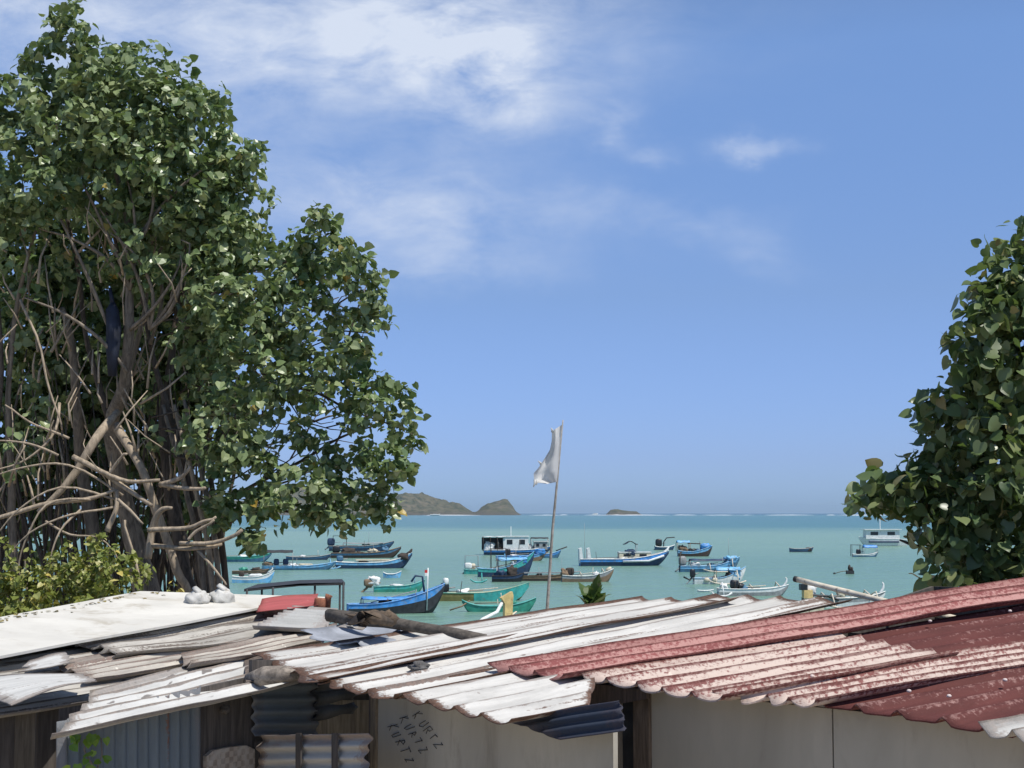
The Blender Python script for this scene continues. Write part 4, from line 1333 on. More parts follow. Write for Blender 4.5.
fs = [(j * nu + i, j * nu + i + 1, (j + 1) * nu + i + 1, (j + 1) * nu + i) for j in range(len(rows) - 1) for i in range(nu - 1)]
mb = MB(); mb.add(vs, fs); mb.open = True
# shreds
for (xa, ya, xb, yb) in ((535, 480, 533.5, 487), (537, 480, 536, 485), (552.5, 432, 551, 428), (541, 464, 538, 461)):
    mb.tube([P(xa, ya, 19.97), P((xa + xb) / 2 + .5, (ya + yb) / 2, 19.95), P(xb, yb, 19.93)], [.02, .014, .006], 5)
m, t, b = newmat('thin_flag_cloth')
b.inputs['Base Color'].default_value = (.78, .78, .77, 1); b.inputs['Roughness'].default_value = .9
tr = t.n('ShaderNodeBsdfTranslucent'); tr.inputs[0].default_value = (.74, .75, .74, 1)
mx = t.n('ShaderNodeMixShader'); mx.inputs[0].default_value = .45
t.l(b.outputs[0], mx.inputs[1]); t.l(tr.outputs[0], mx.inputs[2])
t.l(mx.outputs[0], [x for x in m.node_tree.nodes if x.type == 'OUTPUT_MATERIAL'][0].inputs[0])
mb.build('flag', m, fp, True)

# ------------------------------------------------------------------ foliage
LEAF_V = np.array([(0, 0, 0), (0, .38, -.05), (0, .72, -.06), (0, 1.0, -.16),
                   (-.36, -.10, .02), (-.50, .28, .05), (-.30, .68, 0.0),
                   (.36, -.10, .02), (.50, .28, .05), (.30, .68, 0.0)])
LEAF_F = [(0, 1, 5, 4), (1, 2, 6, 5), (2, 3, 6), (1, 0, 7, 8), (2, 1, 8, 9), (3, 2, 9)]
HEART_V, HEART_F = [], []
_mid = [(0, 0.0, 0), (0, .22, -.03), (0, .46, -.05), (0, .70, -.06), (0, .88, -.10), (0, 1.0, -.17)]
_out = [(.20, -.13, .02), (.40, -.07, .04), (.50, .16, .05), (.46, .42, .02), (.32, .66, -.02), (.13, .87, -.09)]
HEART_V = _mid + [(-x, y, z) for x, y, z in _out] + _out
for sgn, o_ in ((0, 6), (1, 12)):
    fl_ = [(0, o_ + 1, o_), (0, 1, o_ + 2, o_ + 1), (1, 2, o_ + 3, o_ + 2), (2, 3, o_ + 4, o_ + 3), (3, 4, o_ + 5, o_ + 4), (4, 5, o_ + 5)]
    HEART_F += [f if sgn == 0 else tuple(reversed(f)) for f in fl_]
HEART_V = np.array(HEART_V)
LONG_V = LEAF_V * np.array([.52, 1, 1])


def leaves(pos, nrm, tip, size, template=LEAF_V, width=1.0, faces=None):
    """numpy leaf cloud -> MB"""
    n = len(pos)
    nrm = nrm / np.linalg.norm(nrm, axis=1, keepdims=True)
    tip = tip - nrm * np.sum(tip * nrm, axis=1, keepdims=True)
    tip = tip / (np.linalg.norm(tip, axis=1, keepdims=True) + 1e-9)
    side = np.cross(tip, nrm)
    tv = template
    curl = RNG.uniform(.3, 2.0, (n, 1))
    V = (pos[:, None, :] + size[:, None, None] * (side[:, None, :] * (tv[None, :, 0:1] * width) + tip[:, None, :] * tv[None, :, 1:2]
         + nrm[:, None, :] * (tv[None, :, 2:3] * curl[:, None, :])))
    mb = MB()
    mb.v = V.reshape(-1, 3).tolist()
    k = len(tv)
    base = (np.arange(n) * k)
    F_ = []
    for f in (faces or LEAF_F):
        F_ += (base[:, None] + np.array(f)[None, :]).tolist()
    mb.f = F_
    mb.m = [0] * len(F_)
    mb.open = True
    return mb


def clump_leaves(clumps, size, per_px, cl=7, up=.75, outw=.7, rnd=.8, spread=1.25, seed=0):
    """clumps: (px, py, r px, depth, density). Leaf sprays through each clump's volume."""
    Ps, Ns, Ts, Ss = [], [], [], []
    for (px, py, r, Y, dens) in clumps:
        c = np.array(P(px, py, Y))
        R = r / F * Y
        ncl = max(2, int(per_px * r * r * dens / cl))
        d = RNG.normal(size=(ncl, 3)); d /= np.linalg.norm(d, axis=1, keepdims=True)
        rad = R * RNG.uniform(.25, 1.0, (ncl, 1)) ** .45
        # lumpy surface: radius changes with direction
        lump_ = 1 + .22 * np.sin(d[:, :1] * 5 + px) * np.cos(d[:, 2:3] * 6 + py)
        cc = c + d * rad * lump_ * np.array([1, 1.0, 1])
        for i in range(ncl):
            m_ = RNG.integers(max(3, cl - 3), cl + 3)
            o = RNG.normal(size=(m_, 3)); o /= np.linalg.norm(o, axis=1, keepdims=True)
            o[:, 2] = o[:, 2] * .7
            pos = cc[i] + o * size * spread * RNG.uniform(.3, 1.0, (m_, 1))
            ow = d[i] * .6 + o * .6
            n_ = np.array([0, 0, up]) + ow * outw + RNG.normal(size=(m_, 3)) * rnd
            t_ = ow * .8 + np.array([0, 0, -.6]) + RNG.normal(size=(m_, 3)) * .55
            Ps.append(pos); Ns.append(n_); Ts.append(t_); Ss.append(size * RNG.uniform(.45, 1.25, m_))
    return np.concatenate(Ps), np.concatenate(Ns), np.concatenate(Ts), np.concatenate(Ss)


M['leafL'] = leafmat('beach_hibiscus_leaf', [(0, (.060, .110, .038)), (.3, (.110, .180, .062)), (.6, (.170, .245, .095)), (.9, (.29, .34, .17)), (.99, (.22, .26, .09)), (1, (.5, .28, .03))], .36, .22)
M['leafR'] = leafmat('broad_leaf', [(0, (.05, .090, .034)), (.35, (.095, .15, .056)), (.7, (.17, .22, .09)), (.93, (.29, .32, .14)), (1, (.26, .17, .07))], .36, .3)
M['leafS'] = leafmat('shrub_leaf', [(0, (.06, .10, .02)), (.3, (.13, .18, .035)), (.6, (.30, .33, .08)), (.9, (.62, .58, .28)), (1, (.66, .46, .06))], .5, .3, (.3, .35, .05))
M['leafP'] = leafmat('plumeria_leaf', [(0, (.04, .08, .02)), (.6, (.07, .12, .03)), (1, (.11, .16, .04))], .4, .25)
M['bark'] = wood('tree_bark', (.21, .175, .135), (9, 9, 1.6), .95, .5)
M['barkd'] = wood('tree_bark_dark', (.10, .08, .062), (9, 9, 1.6), .95, .5)
M['cut'] = wood('bare_branch', (.36, .29, .21), (8, 8, 2), .9, .4)


def rag(cl):
    """small sprays that break up each clump's outline"""
    out = []
    for (x, y, r_, Y, d) in cl:
        for k in range(3):
            a = random.uniform(0, 2 * PI)
            q = random.uniform(4.5, 9)
            out.append((x + math.cos(a) * r_ * .86, y + math.sin(a) * r_ * .86, q, Y + random.uniform(-.3, .3), 1.3))
    return out


def limb(parent, pl, mat='bark', name='limb', n=9, wig=.0, sub=4, bpx=True):
    """pl: (px, py, depth, radius px) control points, smoothed"""
    pts = [P(a, b_, c) for a, b_, c, r in pl]
    rad = [r / F * c for a, b_, c, r in pl]
    q, rr = [], []
    N = len(pts)
    for i in range(N - 1):
        p0, p1, p2, p3 = pts[max(0, i - 1)], pts[i], pts[i + 1], pts[min(N - 1, i + 2)]
        for s in range(sub):
            u = s / sub
            pt = .5 * ((2 * p1) + (p2 - p0) * u + (2 * p0 - 5 * p1 + 4 * p2 - p3) * u * u + (3 * p1 - p0 - 3 * p2 + p3) * u ** 3)
            w = min(rad[i] * .55, .05)
            pt = pt + Vector((mnoise.noise(pt * 1.3), mnoise.noise(pt * 1.3 + Vector((5, 0, 0))), mnoise.noise(pt * 1.3 + Vector((0, 7, 0))))) * (w + wig)
            q.append(pt)
            rr.append((rad[i] * (1 - u) + rad[i + 1] * u) * (1 + .12 * mnoise.noise(pt * 6)))
    q.append(pts[-1]); rr.append(rad[-1])
    mb = MB()
    mb.tube(q, rr, n, wob=.05)
    return mb.build(name, M[mat], parent, True)


# =============== left tree
tl = thing('broadleaf_tree', 'large many stemmed tree with dense green crown on the left', 'tree', (-4.0, 18.0, GZ))
mb = MB()
limb(tl, [(150, 860, 18.2, 26), (150, 640, 18.2, 16), (138, 560, 18.2, 11), (120, 480, 18.2, 8.5), (112, 425, 18.0, 7.5), (126, 382, 17.6, 6.5), (130, 290, 17.4, 4.2), (127, 220, 17.4, 3), (108, 150, 17.5, 2)], 'bark', 'trunk', 12)
L_ = [
    ([(222, 850, 17.8, 12), (214, 620, 17.8, 10), (205, 580, 17.8, 8), (190, 500, 17.8, 6.5), (172, 420, 17.9, 5.5), (150, 345, 18, 4.5), (140, 280, 18.2, 3.5)], 'barkd'),
    ([(200, 850, 18, 16), (193, 620, 18, 13), (184, 570, 18, 11), (170, 500, 18.1, 9), (165, 430, 18.2, 8), (172, 350, 18.4, 6.5), (185, 270, 18.5, 5), (200, 200, 18.6, 3)], 'barkd'),
    ([(222, 860, 17.6, 8), (196, 620, 17.5, 6), (176, 570, 17.4, 6.5), (160, 520, 17.4, 6.5), (142, 470, 17.4, 6.5), (116, 425, 17.6, 7)], 'cut'),
    ([(118, 412, 17.7, 6), (98, 436, 17.3, 7), (78, 470, 17.25, 6), (60, 492, 17.2, 5), (38, 512, 17.2, 3)], 'cut'),
    ([(100, 850, 18.6, 14), (95, 560, 18.6, 11), (82, 470, 18.6, 9), (76, 400, 18.4, 8), (70, 335, 18.3, 7), (62, 308, 18.3, 5)], 'bark'),
    ([(128, 375, 17.8, 6), (145, 310, 17.8, 4), (150, 250, 17.8, 3), (175, 190, 17.7, 2)], 'bark'),
    ([(150, 345, 17.9, 4), (162, 300, 17.8, 3), (160, 250, 17.8, 2.5), (190, 225, 17.7, 1.6)], 'bark'),
    ([(130, 300, 17.7, 4), (112, 230, 17.6, 3), (95, 180, 17.5, 2.4), (85, 110, 17.4, 1.5)], 'barkd'),
    ([(110, 420, 18.2, 6), (88, 350, 18.2, 5), (78, 270, 18.2, 4), (62, 190, 18.1, 3), (55, 110, 18, 2)], 'barkd'),
    ([(22, 860, 18.3, 8), (20, 700, 18.2, 7), (12, 520, 18.2, 6), (8, 400, 18.0, 5), (18, 300, 17.9, 4), (40, 215, 17.8, 2.5)], 'bark'),
    ([(-6, 860, 18.0, 7), (-5, 700, 18.0, 6), (-8, 480, 18.0, 5), (2, 370, 17.9, 4), (-6, 260, 17.8, 3)], 'barkd'),
    ([(184, 430, 18.3, 5), (235, 405, 18.2, 4), (300, 388, 18, 3), (350, 410, 17.9, 2), (392, 425, 17.8, 1)], 'barkd'),
    ([(200, 520, 18.4, 4), (245, 490, 18.2, 3), (300, 462, 18, 2.4), (340, 438, 17.9, 1.8), (378, 425, 17.8, 1)], 'barkd'),
    ([(210, 540, 18.4, 4), (250, 510, 18.2, 2.6), (290, 512, 18, 2), (335, 517, 17.9, 1.2)], 'barkd'),
    ([(180, 330, 18.4, 5), (230, 280, 18.3, 4), (285, 262, 18.1, 3), (330, 240, 18, 1.6)], 'barkd'),
    ([(180, 260, 18.5, 5), (215, 200, 18.3, 3), (235, 160, 18.2, 1.8)], 'barkd'),
    # upright stems bundled right of the trunk
    ([(226, 850, 17.7, 6), (205, 590, 17.7, 4.5), (188, 500, 17.7, 4), (163, 405, 17.8, 3.2)], 'bark'),
    ([(232, 850, 17.65, 6), (214, 590, 17.65, 4.5), (198, 500, 17.65, 4), (174, 405, 17.75, 3.2)], 'cut'),
    ([(238, 850, 17.6, 6), (221, 592, 17.6, 4.2), (207, 500, 17.65, 3.8), (184, 400, 17.75, 3.0)], 'bark'),
    ([(245, 850, 17.9, 7), (228, 592, 17.9, 5), (214, 500, 17.9, 4.5), (196, 410, 18, 3.4)], 'barkd'),
]
for pl, mt in L_:
    limb(tl, [(a, b_, c, r_ * (.55 if b_ < 420 else .68)) for a, b_, c, r_ in pl], mt)
fan = []
for i in range(12):
    sx0, sy0 = random.choice([(128, 372), (130, 330), (131, 290), (129, 255), (110, 330), (150, 330)])
    a = -PI / 2 + random.uniform(-.75, .95)
    ln = random.uniform(70, 150)
    bend = random.uniform(-.25, .25)
    fan.append([(sx0, sy0, 17.35, 2.0), (sx0 + math.cos(a) * ln * .35, sy0 + math.sin(a) * ln * .35, 17.2, 1.9),
                (sx0 + math.cos(a + bend) * ln * .7, sy0 + math.sin(a + bend) * ln * .7, 17.1, 1.4), (sx0 + math.cos(a + bend * 1.8) * ln, max(120, sy0 + math.sin(a + bend * 1.8) * ln), 17.1, .7)])
for i, pl in enumerate(fan):
    limb(tl, pl, 'bark', 'branch', 6, .02)
cuts = [  # lopped stubs
    [(74, 460, 17.0, 3.2), (105, 476, 16.95, 3.4), (135, 494, 16.9, 3.2), (152, 506, 16.85, 3.2)],
    [(100, 473, 16.9, 2.6), (130, 483, 16.85, 2.6), (160, 480, 16.8, 2.4)],
    [(150, 532, 16.8, 3), (188, 528, 16.75, 3), (204, 520, 16.7, 2.6), (216, 517, 16.7, 2.2)],
    [(182, 544, 16.75, 2.6), (215, 541, 16.7, 2.8), (242, 530, 16.6, 2.8)],
    [(153, 547, 16.9, 3), (190, 549, 16.8, 3), (222, 544, 16.75, 2.4)],
    [(-10, 520, 16.9, 3), (40, 505, 16.9, 3), (85, 500, 16.9, 3), (118, 490, 16.95, 2.6)],
    [(108, 530, 16.9, 3.4), (118, 508, 16.9, 3.2), (118, 490, 16.95, 3)],
    [(110, 478, 16.9, 2.2), (118, 466, 16.85, 2.2), (127, 454, 16.8, 2)],
    [(160, 485, 16.9, 3.2), (180, 476, 16.8, 3), (190, 466, 16.75, 2.4)],
    [(160, 484, 16.9, 3), (182, 487, 16.8, 3), (205, 488, 16.7, 2.6)],
    [(148, 560, 16.9, 4), (155, 530, 16.9, 5), (162, 512, 16.85, 4), (172, 508, 16.8, 2.5)],
    [(120, 500, 16.8, 2), (133, 512, 16.75, 2), (143, 524, 16.7, 1.6)],
    [(140, 870, 17.0, 2.6), (138, 625, 16.8, 2.2), (140, 590, 16.8, 2), (134, 555, 16.85, 2), (125, 520, 16.9, 1.8)],
    [(190, 540, 16.7, 2), (198, 530, 16.7, 2), (214, 520, 16.65, 1.8)],
    [(200, 550, 16.8, 2), (212, 565, 16.75, 2), (226, 585, 16.7, 1.8)],
]
for pl in cuts:
    limb(tl, [(a, b_, c, r_ * (.85 - .3 * i_ / len(pl))) for i_, (a, b_, c, r_) in enumerate(pl)], 'cut', 'cut_branch', 8, .035)
arcs = [[(125, 496, 17, 2), (70, 470, 16.9, 1.7), (20, 470, 16.8, 1.2), (-20, 480, 16.8, .8)],
        [(120, 500, 17, 2), (60, 490, 16.8, 1.6), (15, 510, 16.7, 1.3), (-10, 545, 16.7, .8)],
        [(125, 505, 17, 2), (70, 515, 16.7, 1.6), (30, 530, 16.6, 1.2), (5, 560, 16.6, .8)],
        [(90, 500, 16.9, 2), (45, 505, 16.7, 1.6), (25, 540, 16.6, 1.2), (20, 575, 16.6, .8)],
        [(80, 510, 16.8, 1.6), (60, 530, 16.6, 1.4), (52, 560, 16.5, 1), (50, 590, 16.5, .7)],
        [(60, 460, 17, 2), (30, 445, 16.9, 1.6), (0, 440, 16.9, 1.1), (-20, 442, 16.9, .8)],
        [(70, 440, 17.1, 2), (35, 425, 17, 1.6), (5, 405, 16.9, 1.1)],
        [(60, 400, 17.4, 2.2), (50, 440, 17.1, 1.8), (25, 462, 17, 1.4), (-10, 470, 16.9, 1)],
        [(20, 300, 17.2, 2), (40, 350, 17.1, 1.6), (55, 400, 17.1, 1.4), (62, 430, 17.1, 1.2)],
        [(45, 520, 16.7, 1.8), (70, 535, 16.6, 1.6), (100, 540, 16.5, 1.2), (118, 560, 16.5, .9)]]
for pl in arcs:
    limb(tl, [(a, b_, c, r_ * .75) for a, b_, c, r_ in pl], 'cut', 'twig', 6, .06)
# thin bare shoots through the crown, one uncountable part
mb = MB()
for i in range(150):
    x = random.uniform(-20, 190); y = random.uniform(230, 520); Y = random.uniform(16.9, 18.4)
    ln = random.uniform(15, 60); a = random.gauss(-PI / 2, .4)
    p0 = P(x, y, Y); p2 = P(x + math.cos(a) * ln, y + math.sin(a) * ln, Y + random.uniform(-.3, .3))
    p1 = p0.lerp(p2, .5) + Vector((random.uniform(-.06, .06), random.uniform(-.06, .06), 0))
    r = random.uniform(.5, 1.3) / F * Y
    mb.tube([p0, p1, p2], [r * 1.3, r, r * .6], 5)
o = mb.build('twigs', M['cut'], tl, True); o['kind'] = 'stuff'
mb = MB()
for i in range(120):
    x = random.uniform(-20, 215); y = random.uniform(560, 640); Y = random.uniform(18.2, 20.2)
    ln = random.uniform(90, 260); a = -PI / 2 + random.gauss(.0, .16)
    r = random.uniform(.8, 2.6) / F * Y
    pts = [Vector((P(x, y, Y).x, Y, GZ - .1))] + [P(x + math.cos(a) * ln * u + random.uniform(-4, 4), y + math.sin(a) * ln * u, Y + random.uniform(-.1, .1)) for u in (0, .35, .7, 1)]
    mb.tube(pts, [r, r, r * .8, r * .6, r * .3], 6)
o = mb.build('slender_stems', M['barkd'], tl, True); o['kind'] = 'stuff'
mb = MB()
for i in range(150):
    x = random.uniform(150, 365); y = random.uniform(270, 500); Y = random.uniform(17.6, 18.6)
    ln = random.uniform(20, 60); a = random.gauss(-.5, .6)
    p0 = P(x, y, Y); p2 = P(x + math.cos(a) * ln, y + math.sin(a) * ln, Y + random.uniform(-.3, .3))
    if x + math.cos(a) * ln > 375 or y + math.sin(a) * ln < 260: continue
    p1 = p0.lerp(p2, .5) + Vector((0, 0, random.uniform(-.08, .08)))
    r = random.uniform(.5, 1.0) / F * Y
    mb.tube([p0, p1, p2], [r * 1.3, r, r * .6], 5)
o = mb.build('twigs', M['barkd'], tl, True); o['kind'] = 'stuff'

CL = [(64, 14, 17, 1), (70, 36, 20, 1), (88, 48, 16, 1), (52, 62, 20, .9), (32, 68, 9, .5), (92, 75, 32, 1), (122, 68, 24, 1), (50, 92, 22, .8), (105, 115, 45, 1), (150, 92, 24, 1),
      (168, 110, 38, 1), (204, 104, 24, 1), (215, 126, 18, 1), (150, 145, 48, 1), (60, 135, 42, .8), (20, 125, 26, .6), (2, 85, 12, .7), (-25, 130, 45, 1), (232, 162, 26, 1), (250, 150, 12, .8), (222, 190, 36, 1),
      (190, 190, 48, 1), (110, 185, 52, .9), (30, 190, 48, .75), (-25, 210, 50, 1), (160, 245, 50, .9), (215, 240, 42, 1), (248, 245, 28, 1), (285, 262, 34, 1), (322, 228, 16, 1), (322, 250, 28, 1),
      (350, 270, 26, 1), (366, 282, 16, 1), (300, 310, 45, 1), (352, 325, 30, 1), (372, 318, 14, 1), (235, 305, 52, 1), (200, 340, 40, .8), (352, 358, 22, 1), (255, 372, 48, 1), (315, 370, 34, 1), (225, 430, 44, .8),
      (282, 415, 30, .5), (372, 392, 20, 1), (392, 388, 14, 1), (400, 412, 16, .9), (402, 440, 18, 1), (385, 460, 22, 1), (365, 430, 18, .5), (345, 455, 22, .55), (398, 468, 12, .9),
      (340, 482, 30, 1), (372, 492, 20, 1), (383, 510, 12, 1), (295, 492, 36, 1), (245, 478, 40, 1), (225, 505, 22, .9), (343, 516, 13, 1), (325, 508, 12, .9), (265, 508, 18, .9), (300, 455, 24, .35), (318, 515, 8, .6),
      (340, 400, 14, .4), (312, 430, 16, .3), (250, 540, 5, .9), (252, 546, 4, .9)]
front = [(x, y, r * .93, (.30 if 60 < x < 215 and 165 < y < 300 else 0) + 17.6 - .5 * math.sin(max(0, min(1, 1 - abs(x - 150) / 250)) * PI / 2) + random.uniform(-.25, .35), d) for x, y, r, d in CL]
backc = [(x * .94 + 8, y + 8, r * .92, 19.2 + random.uniform(-.3, .5), d * .42) for x, y, r, d in CL if r > 24 and d >= .7 and y < 470]
deep = [(x, y, 42, 19.8 + random.uniform(-.3, .5), 1.5) for x in (-20, 30, 75, 120, 165, 210) for y in (245, 290, 335, 380, 430)] + [(x, 478, 34, 20.0, 1.4) for x in (-10, 35, 80, 125, 170)] + [(x, 515, 26, 20.2, 1.1) for x in (-10, 30, 60, 110, 150, 185)] + [(x, 552, 22, 20.4, .8) for x in (-10, 30, 125, 160, 190)]
shade = [(x, y, 46, 18.6 + random.uniform(-.3, .3), .8) for x, y in ((90, 110), (150, 80), (190, 140), (230, 190), (130, 170), (60, 170), (200, 230))] + [(x, y, 50, 16.9 + random.uniform(-.2, .2), .35) for x, y in ((30, 170), (100, 150), (170, 180), (60, 110), (-20, 230))]
fillm = [(x, y, q, Y, .8) for x, y, q, Y in ((45, 330, 20, 18.6), (100, 350, 16, 18.7), (55, 400, 18, 18.6), (150, 400, 14, 18.6), (178, 455, 14, 18.5), (25, 370, 16, 18.5), (92, 440, 12, 18.8), (140, 330, 14, 18.6))] + [(30, 260, 36, 17.8, .35), (70, 245, 34, 17.9, .35), (10, 330, 30, 18.2, .35), (170, 300, 34, 18.3, .5), (180, 380, 30, 18.5, .4), (205, 455, 22, 18.4, .5), (95, 290, 22, 18.4, .3), (28, 420, 24, 17.6, .25), (10, 460, 18, 17, .3), (155, 440, 12, 17.3, .3), (205, 432, 10, 17.3, .9)]
lp = clump_leaves(front + rag(front) + shade + fillm, .105, .255, 7)
leaves(*lp).build('crown', M['leafL'], tl)
lp = clump_leaves(backc + deep, .14, .18, 7)
leaves(*lp).build('inner_foliage', M['leafL'], tl)

mb = MB()
mb.tube([P(112, 376, 17.3), P(113, 350, 17.3), P(114, 330, 17.3), P(112, 310, 17.3), P(113, 303, 17.3)], [.05, .078, .085, .075, .03], 12, wob=.1)
mb.tube([P(113, 306, 17.3), P(110, 288, 17.32)], [.03, .018], 7)
o = tag(mb.build('cloth_bundle', simple('dark_blue_cloth', (.010, .015, .032), .7, .35, 9), None, True), 'dark blue cloth bundle wrapped upright among the tree stems', 'bundle')

# =============== shrub below the left tree
shb = thing('shrub', 'sunlit yellow green shrub behind the cream roof on the left', 'shrub', (-5.2, 16.4, GZ))
SC = [(8, 600, 20, 1), (30, 590, 24, 1), (55, 583, 26, 1), (85, 575, 26, 1), (112, 572, 22, 1), (135, 572, 16, .8), (-20, 600, 30, 1), (95, 548, 12, .8), (110, 556, 10, .7), (70, 560, 14, .6), (20, 560, 16, .5), (5, 545, 10, .5), (40, 612, 20, 1), (90, 602, 20, 1),
      (125, 592, 14, .7), (150, 590, 10, .4), (172, 592, 8, .3), (0, 575, 18, .7)]
lp = clump_leaves([(x, y, r, 16.2 + random.uniform(-.1, .3), d) for x, y, r, d in SC], .072, .55, 6, up=.8, rnd=.8)
leaves(*lp, template=LEAF_V * np.array([.8, 1, 1])).build('foliage', M['leafS'], shb)
lp = clump_leaves([(x, y, 16, 15.9, .7) for x, y in ((-10, 625), (20, 617), (50, 607), (85, 602), (115, 596))], .08, .30, 6)
leaves(*lp).build('foliage', M['leafS'], shb)
mb = MB()
for x, y in ((10, 590), (40, 580), (80, 570), (110, 565), (135, 570), (25, 560), (60, 590)):
    top = P(x, y, 16.4)
    mb.tube([(top.x * .95 - .1, 16.5, GZ - .05), (top.x * .97, 16.4, (GZ + top.z) / 2), top], [.03, .02, .008], 6)
mb.build('stems', M['bark'], shb, True)

lit_p, lit_n, lit_t, lit_s = [], [], [], []
for i in range(55):
    u = random.random(); x = -10 + 175 * u
    yb = (617 - 26 * (x / 140) if x < 140 else 591) + abs(random.gauss(0, 2.2)) + .8
    lit_p.append(np.array(PA(x, yb, .178))); lit_n.append(np.array([0, 0, 1.0]) + RNG.normal(size=3) * .25); lit_t.append(RNG.normal(size=3)); lit_s.append(random.uniform(.02, .05))
o = leaves(np.array(lit_p), np.array(lit_n), np.array(lit_t), np.array(lit_s)).build('leaf_litter', leafmat('dry_leaf', [(0, (.12, .08, .04)), (.6, (.22, .17, .07)), (1, (.30, .26, .10))], .7, .1))
tag(o, 'dry leaves fallen along the back edge of the cream roof panel', 'leaf litter', kind='stuff')

# =============== right tree
tr_ = thing('broadleaf_tree', 'large leaved tree cut by the right edge of the picture', 'tree', (5.6, 14.2, GZ))
CR = [(1045, 235, 22, 1), (1020, 262, 22, 1), (1005, 250, 8, .7), (1000, 283, 22, 1), (975, 290, 14, 1), (1045, 300, 40, 1), (985, 312, 24, 1), (965, 305, 10, .9), (1010, 340, 42, 1), (968, 340, 16, 1), (948, 345, 7, .8), (962, 362, 14, .8), (985, 370, 32, 1), (1045, 400, 55, 1),
      (950, 388, 16, 1), (930, 402, 13, 1), (915, 412, 10, .9), (970, 415, 30, 1), (945, 425, 20, 1), (1000, 450, 50, 1), (940, 455, 30, 1), (915, 462, 18, 1), (900, 480, 18, 1), (880, 482, 14, 1), (868, 492, 11, 1), (858, 498, 7, .9), (884, 500, 13, 1), (915, 498, 20, 1), (914, 522, 9, .9),
      (950, 505, 40, 1), (1010, 520, 50, 1), (936, 538, 18, 1), (935, 562, 10, .9), (958, 560, 26, 1), (936, 582, 8, .8), (970, 580, 24, 1), (1010, 575, 34, 1), (1060, 480, 60, 1), (1070, 570, 50, 1), (1080, 330, 60, 1), (1100, 430, 60, 1)]
CR = [(x + (16 if 880 < x < 1000 and 330 < y < 475 else 11 if x < 1000 else 4), y, r * .95, d) for x, y, r, d in CR]
fr_ = [(x, y, r, 13.7 - .5 * min(1, max(0, (x - 860) / 150)) + random.uniform(-.2, .2), d) for x, y, r, d in CR]
bk_ = [(x + 14, y + 4, r, 15.0 + random.uniform(-.2, .4), .7) for x, y, r, d in CR if r > 20]
lp = clump_leaves(fr_ + rag(fr_), .122, .135, 5, up=.7, outw=.6, rnd=.85, spread=1.8)
leaves(*lp, template=HEART_V, faces=HEART_F).build('crown', M['leafR'], tr_, True)
lp = clump_leaves(bk_, .13, .085, 6, up=.6, outw=.7, spread=1.5)
leaves(*lp, template=HEART_V, faces=HEART_F).build('inner_foliage', M['leafR'], tr_, True)
limb(tr_, [(1110, 950, 14.3, 26), (1105, 640, 14.3, 20), (1095, 520, 14.3, 16), (1085, 420, 14.3, 12), (1070, 320, 14.2, 7), (1050, 250, 14.1, 4)], 'bark', 'trunk', 12)
for pl in ([(1095, 520, 14.3, 9), (1030, 500, 14.1, 6), (960, 490, 13.9, 4), (905, 485, 13.7, 2), (868, 492, 13.6, 1)],
           [(1090, 450, 14.3, 8), (1020, 410, 14.1, 5), (960, 395, 13.9, 3), (915, 410, 13.7, 1)],
           [(1080, 380, 14.2, 7), (1030, 330, 14, 4), (980, 315, 13.9, 2)], [(1095, 560, 14.3, 8), (1020, 560, 14.1, 5), (950, 555, 13.9, 3), (900, 540, 13.7, 1)]):
    limb(tr_, pl, 'barkd')

# =============== small plumeria between the roofs
pl_ = thing('plumeria', 'small dark green plant with upright leaves behind the rusty white roof', 'plant', (P(592, 605, 15.5).x, 15.5, GZ))
c = P(592, 604, 15.5)
mb = MB(); mb.tube([(c.x, c.y, GZ - .05), (c.x + .03, c.y, 3.6), c], [.05, .04, .03], 8, wob=.08); mb.build('stem', M['bark'], pl_, True)
ps, ns, ts, ss = [], [], [], []
for i in range(24):
    a = i * 2.4; el = random.uniform(.45, 1.4)
    d = np.array([math.cos(a) * math.cos(el), math.sin(a) * math.cos(el), math.sin(el)])
    ps.append(np.array(c) + np.array([random.uniform(-.05, .05), random.uniform(-.05, .05), random.uniform(-.06, .10)]))
    n_ = np.array([-math.cos(a) * math.sin(el), -math.sin(a) * math.sin(el), math.cos(el)])
    ns.append(n_ + RNG.normal(size=3) * .25); ts.append(d); ss.append(random.uniform(.17, .27))
leaves(np.array(ps), np.array(ns), np.array(ts), np.array(ss), LONG_V, 1.25).build('foliage', M['leafP'], pl_)

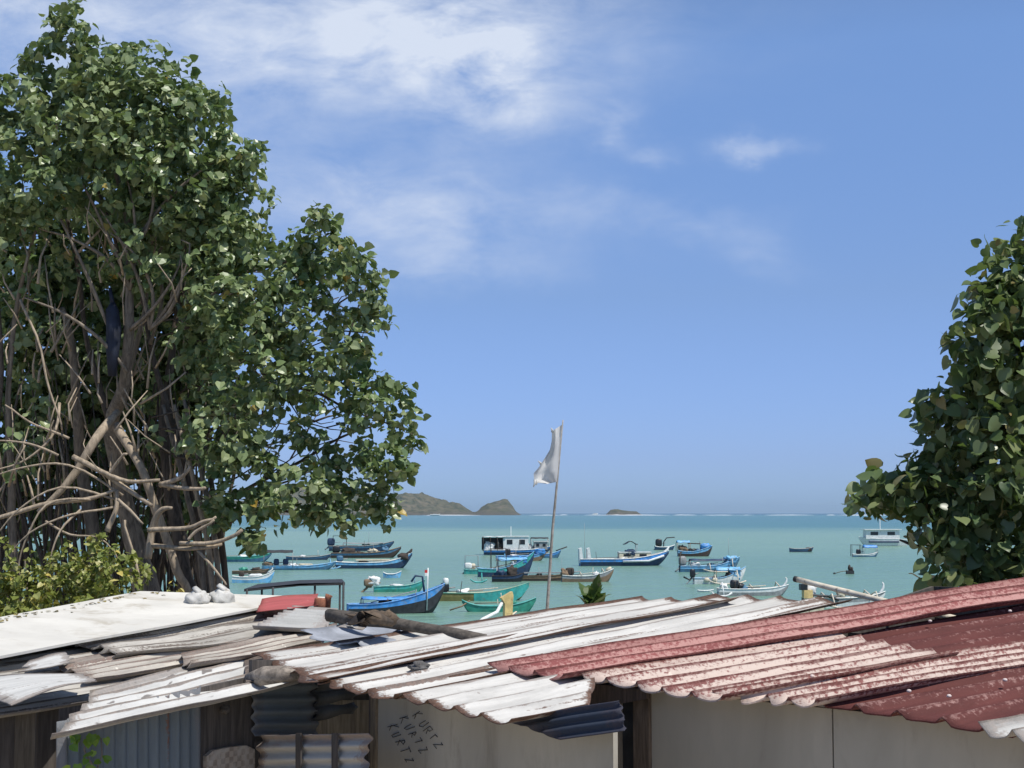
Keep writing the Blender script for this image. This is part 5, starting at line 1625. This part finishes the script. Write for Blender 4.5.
# =============== creeper at the left wall
vn = thing('creeper', 'bright green creeper climbing the shanty wall by the white sheet corner', 'creeper', (VA(92, 768).x, VA(92, 768).y - .06, GZ))
mb = MB()
pp = [VA(92, 880, .06), VA(88, 800, .06), VA(95, 770, .06), VA(84, 750, .06), VA(90, 735, .06)]
mb.tube(pp, .006, 5)
mb.tube([VA(93, 780, .06), VA(102, 755, .07), VA(101, 738, .06)], .005, 5)
mb.build('stem', M['bark'], vn, True)
pos, nn, tt, sz_ = [], [], [], []
for i in range(60):
    x = random.gauss(88, 9); y = random.uniform(733, 850)
    pos.append(np.array(VA(x, y, random.uniform(.16, .26)))); nn.append(np.array([.1, -.8, .5]) + RNG.normal(size=3) * .35)
    tt.append(np.array([0, -.3, -1]) + RNG.normal(size=3) * .5); sz_.append(random.uniform(.04, .075))
leaves(np.array(pos), np.array(nn), np.array(tt), np.array(sz_)).build('foliage', leafmat('creeper_leaf', [(0, (.10, .20, .02)), (.6, (.18, .30, .03)), (1, (.28, .38, .05))], .45, .3), vn)

# ------------------------------------------------------------------ air
HZ = 4e-5
if HZ:
    mb = MB()
    mb.box((0, 0, 48), (2 * SEA_R + 60, 2 * SEA_R + 60, 104))
    hm = bpy.data.materials.new('haze_air')
    hm.use_nodes = True
    h = NT(hm.node_tree)
    for nd in list(hm.node_tree.nodes):
        if nd.type == 'BSDF_PRINCIPLED': hm.node_tree.nodes.remove(nd)
    pv = h.n('ShaderNodeVolumePrincipled')
    pv.inputs['Color'].default_value = (.66, .86, 1.0, 1)
    pv.inputs['Density'].default_value = HZ
    pv.inputs['Anisotropy'].default_value = .2
    h.l(pv.outputs[0], [x for x in hm.node_tree.nodes if x.type == 'OUTPUT_MATERIAL'][0].inputs['Volume'])
    tag(mb.build('haze', hm), kind='stuff')

# ------------------------------------------------------------------ render settings
scene.render.engine = 'CYCLES'
scene.cycles.max_bounces = 6
scene.cycles.transparent_max_bounces = 8
scene.view_settings.view_transform = 'Standard'
scene.view_settings.look = 'None'
scene.view_settings.exposure = 0.0
scene.view_settings.gamma = 1.0
scene.view_settings.use_curve_mapping = False
scene.render.resolution_x = 1024
scene.render.resolution_y = 768
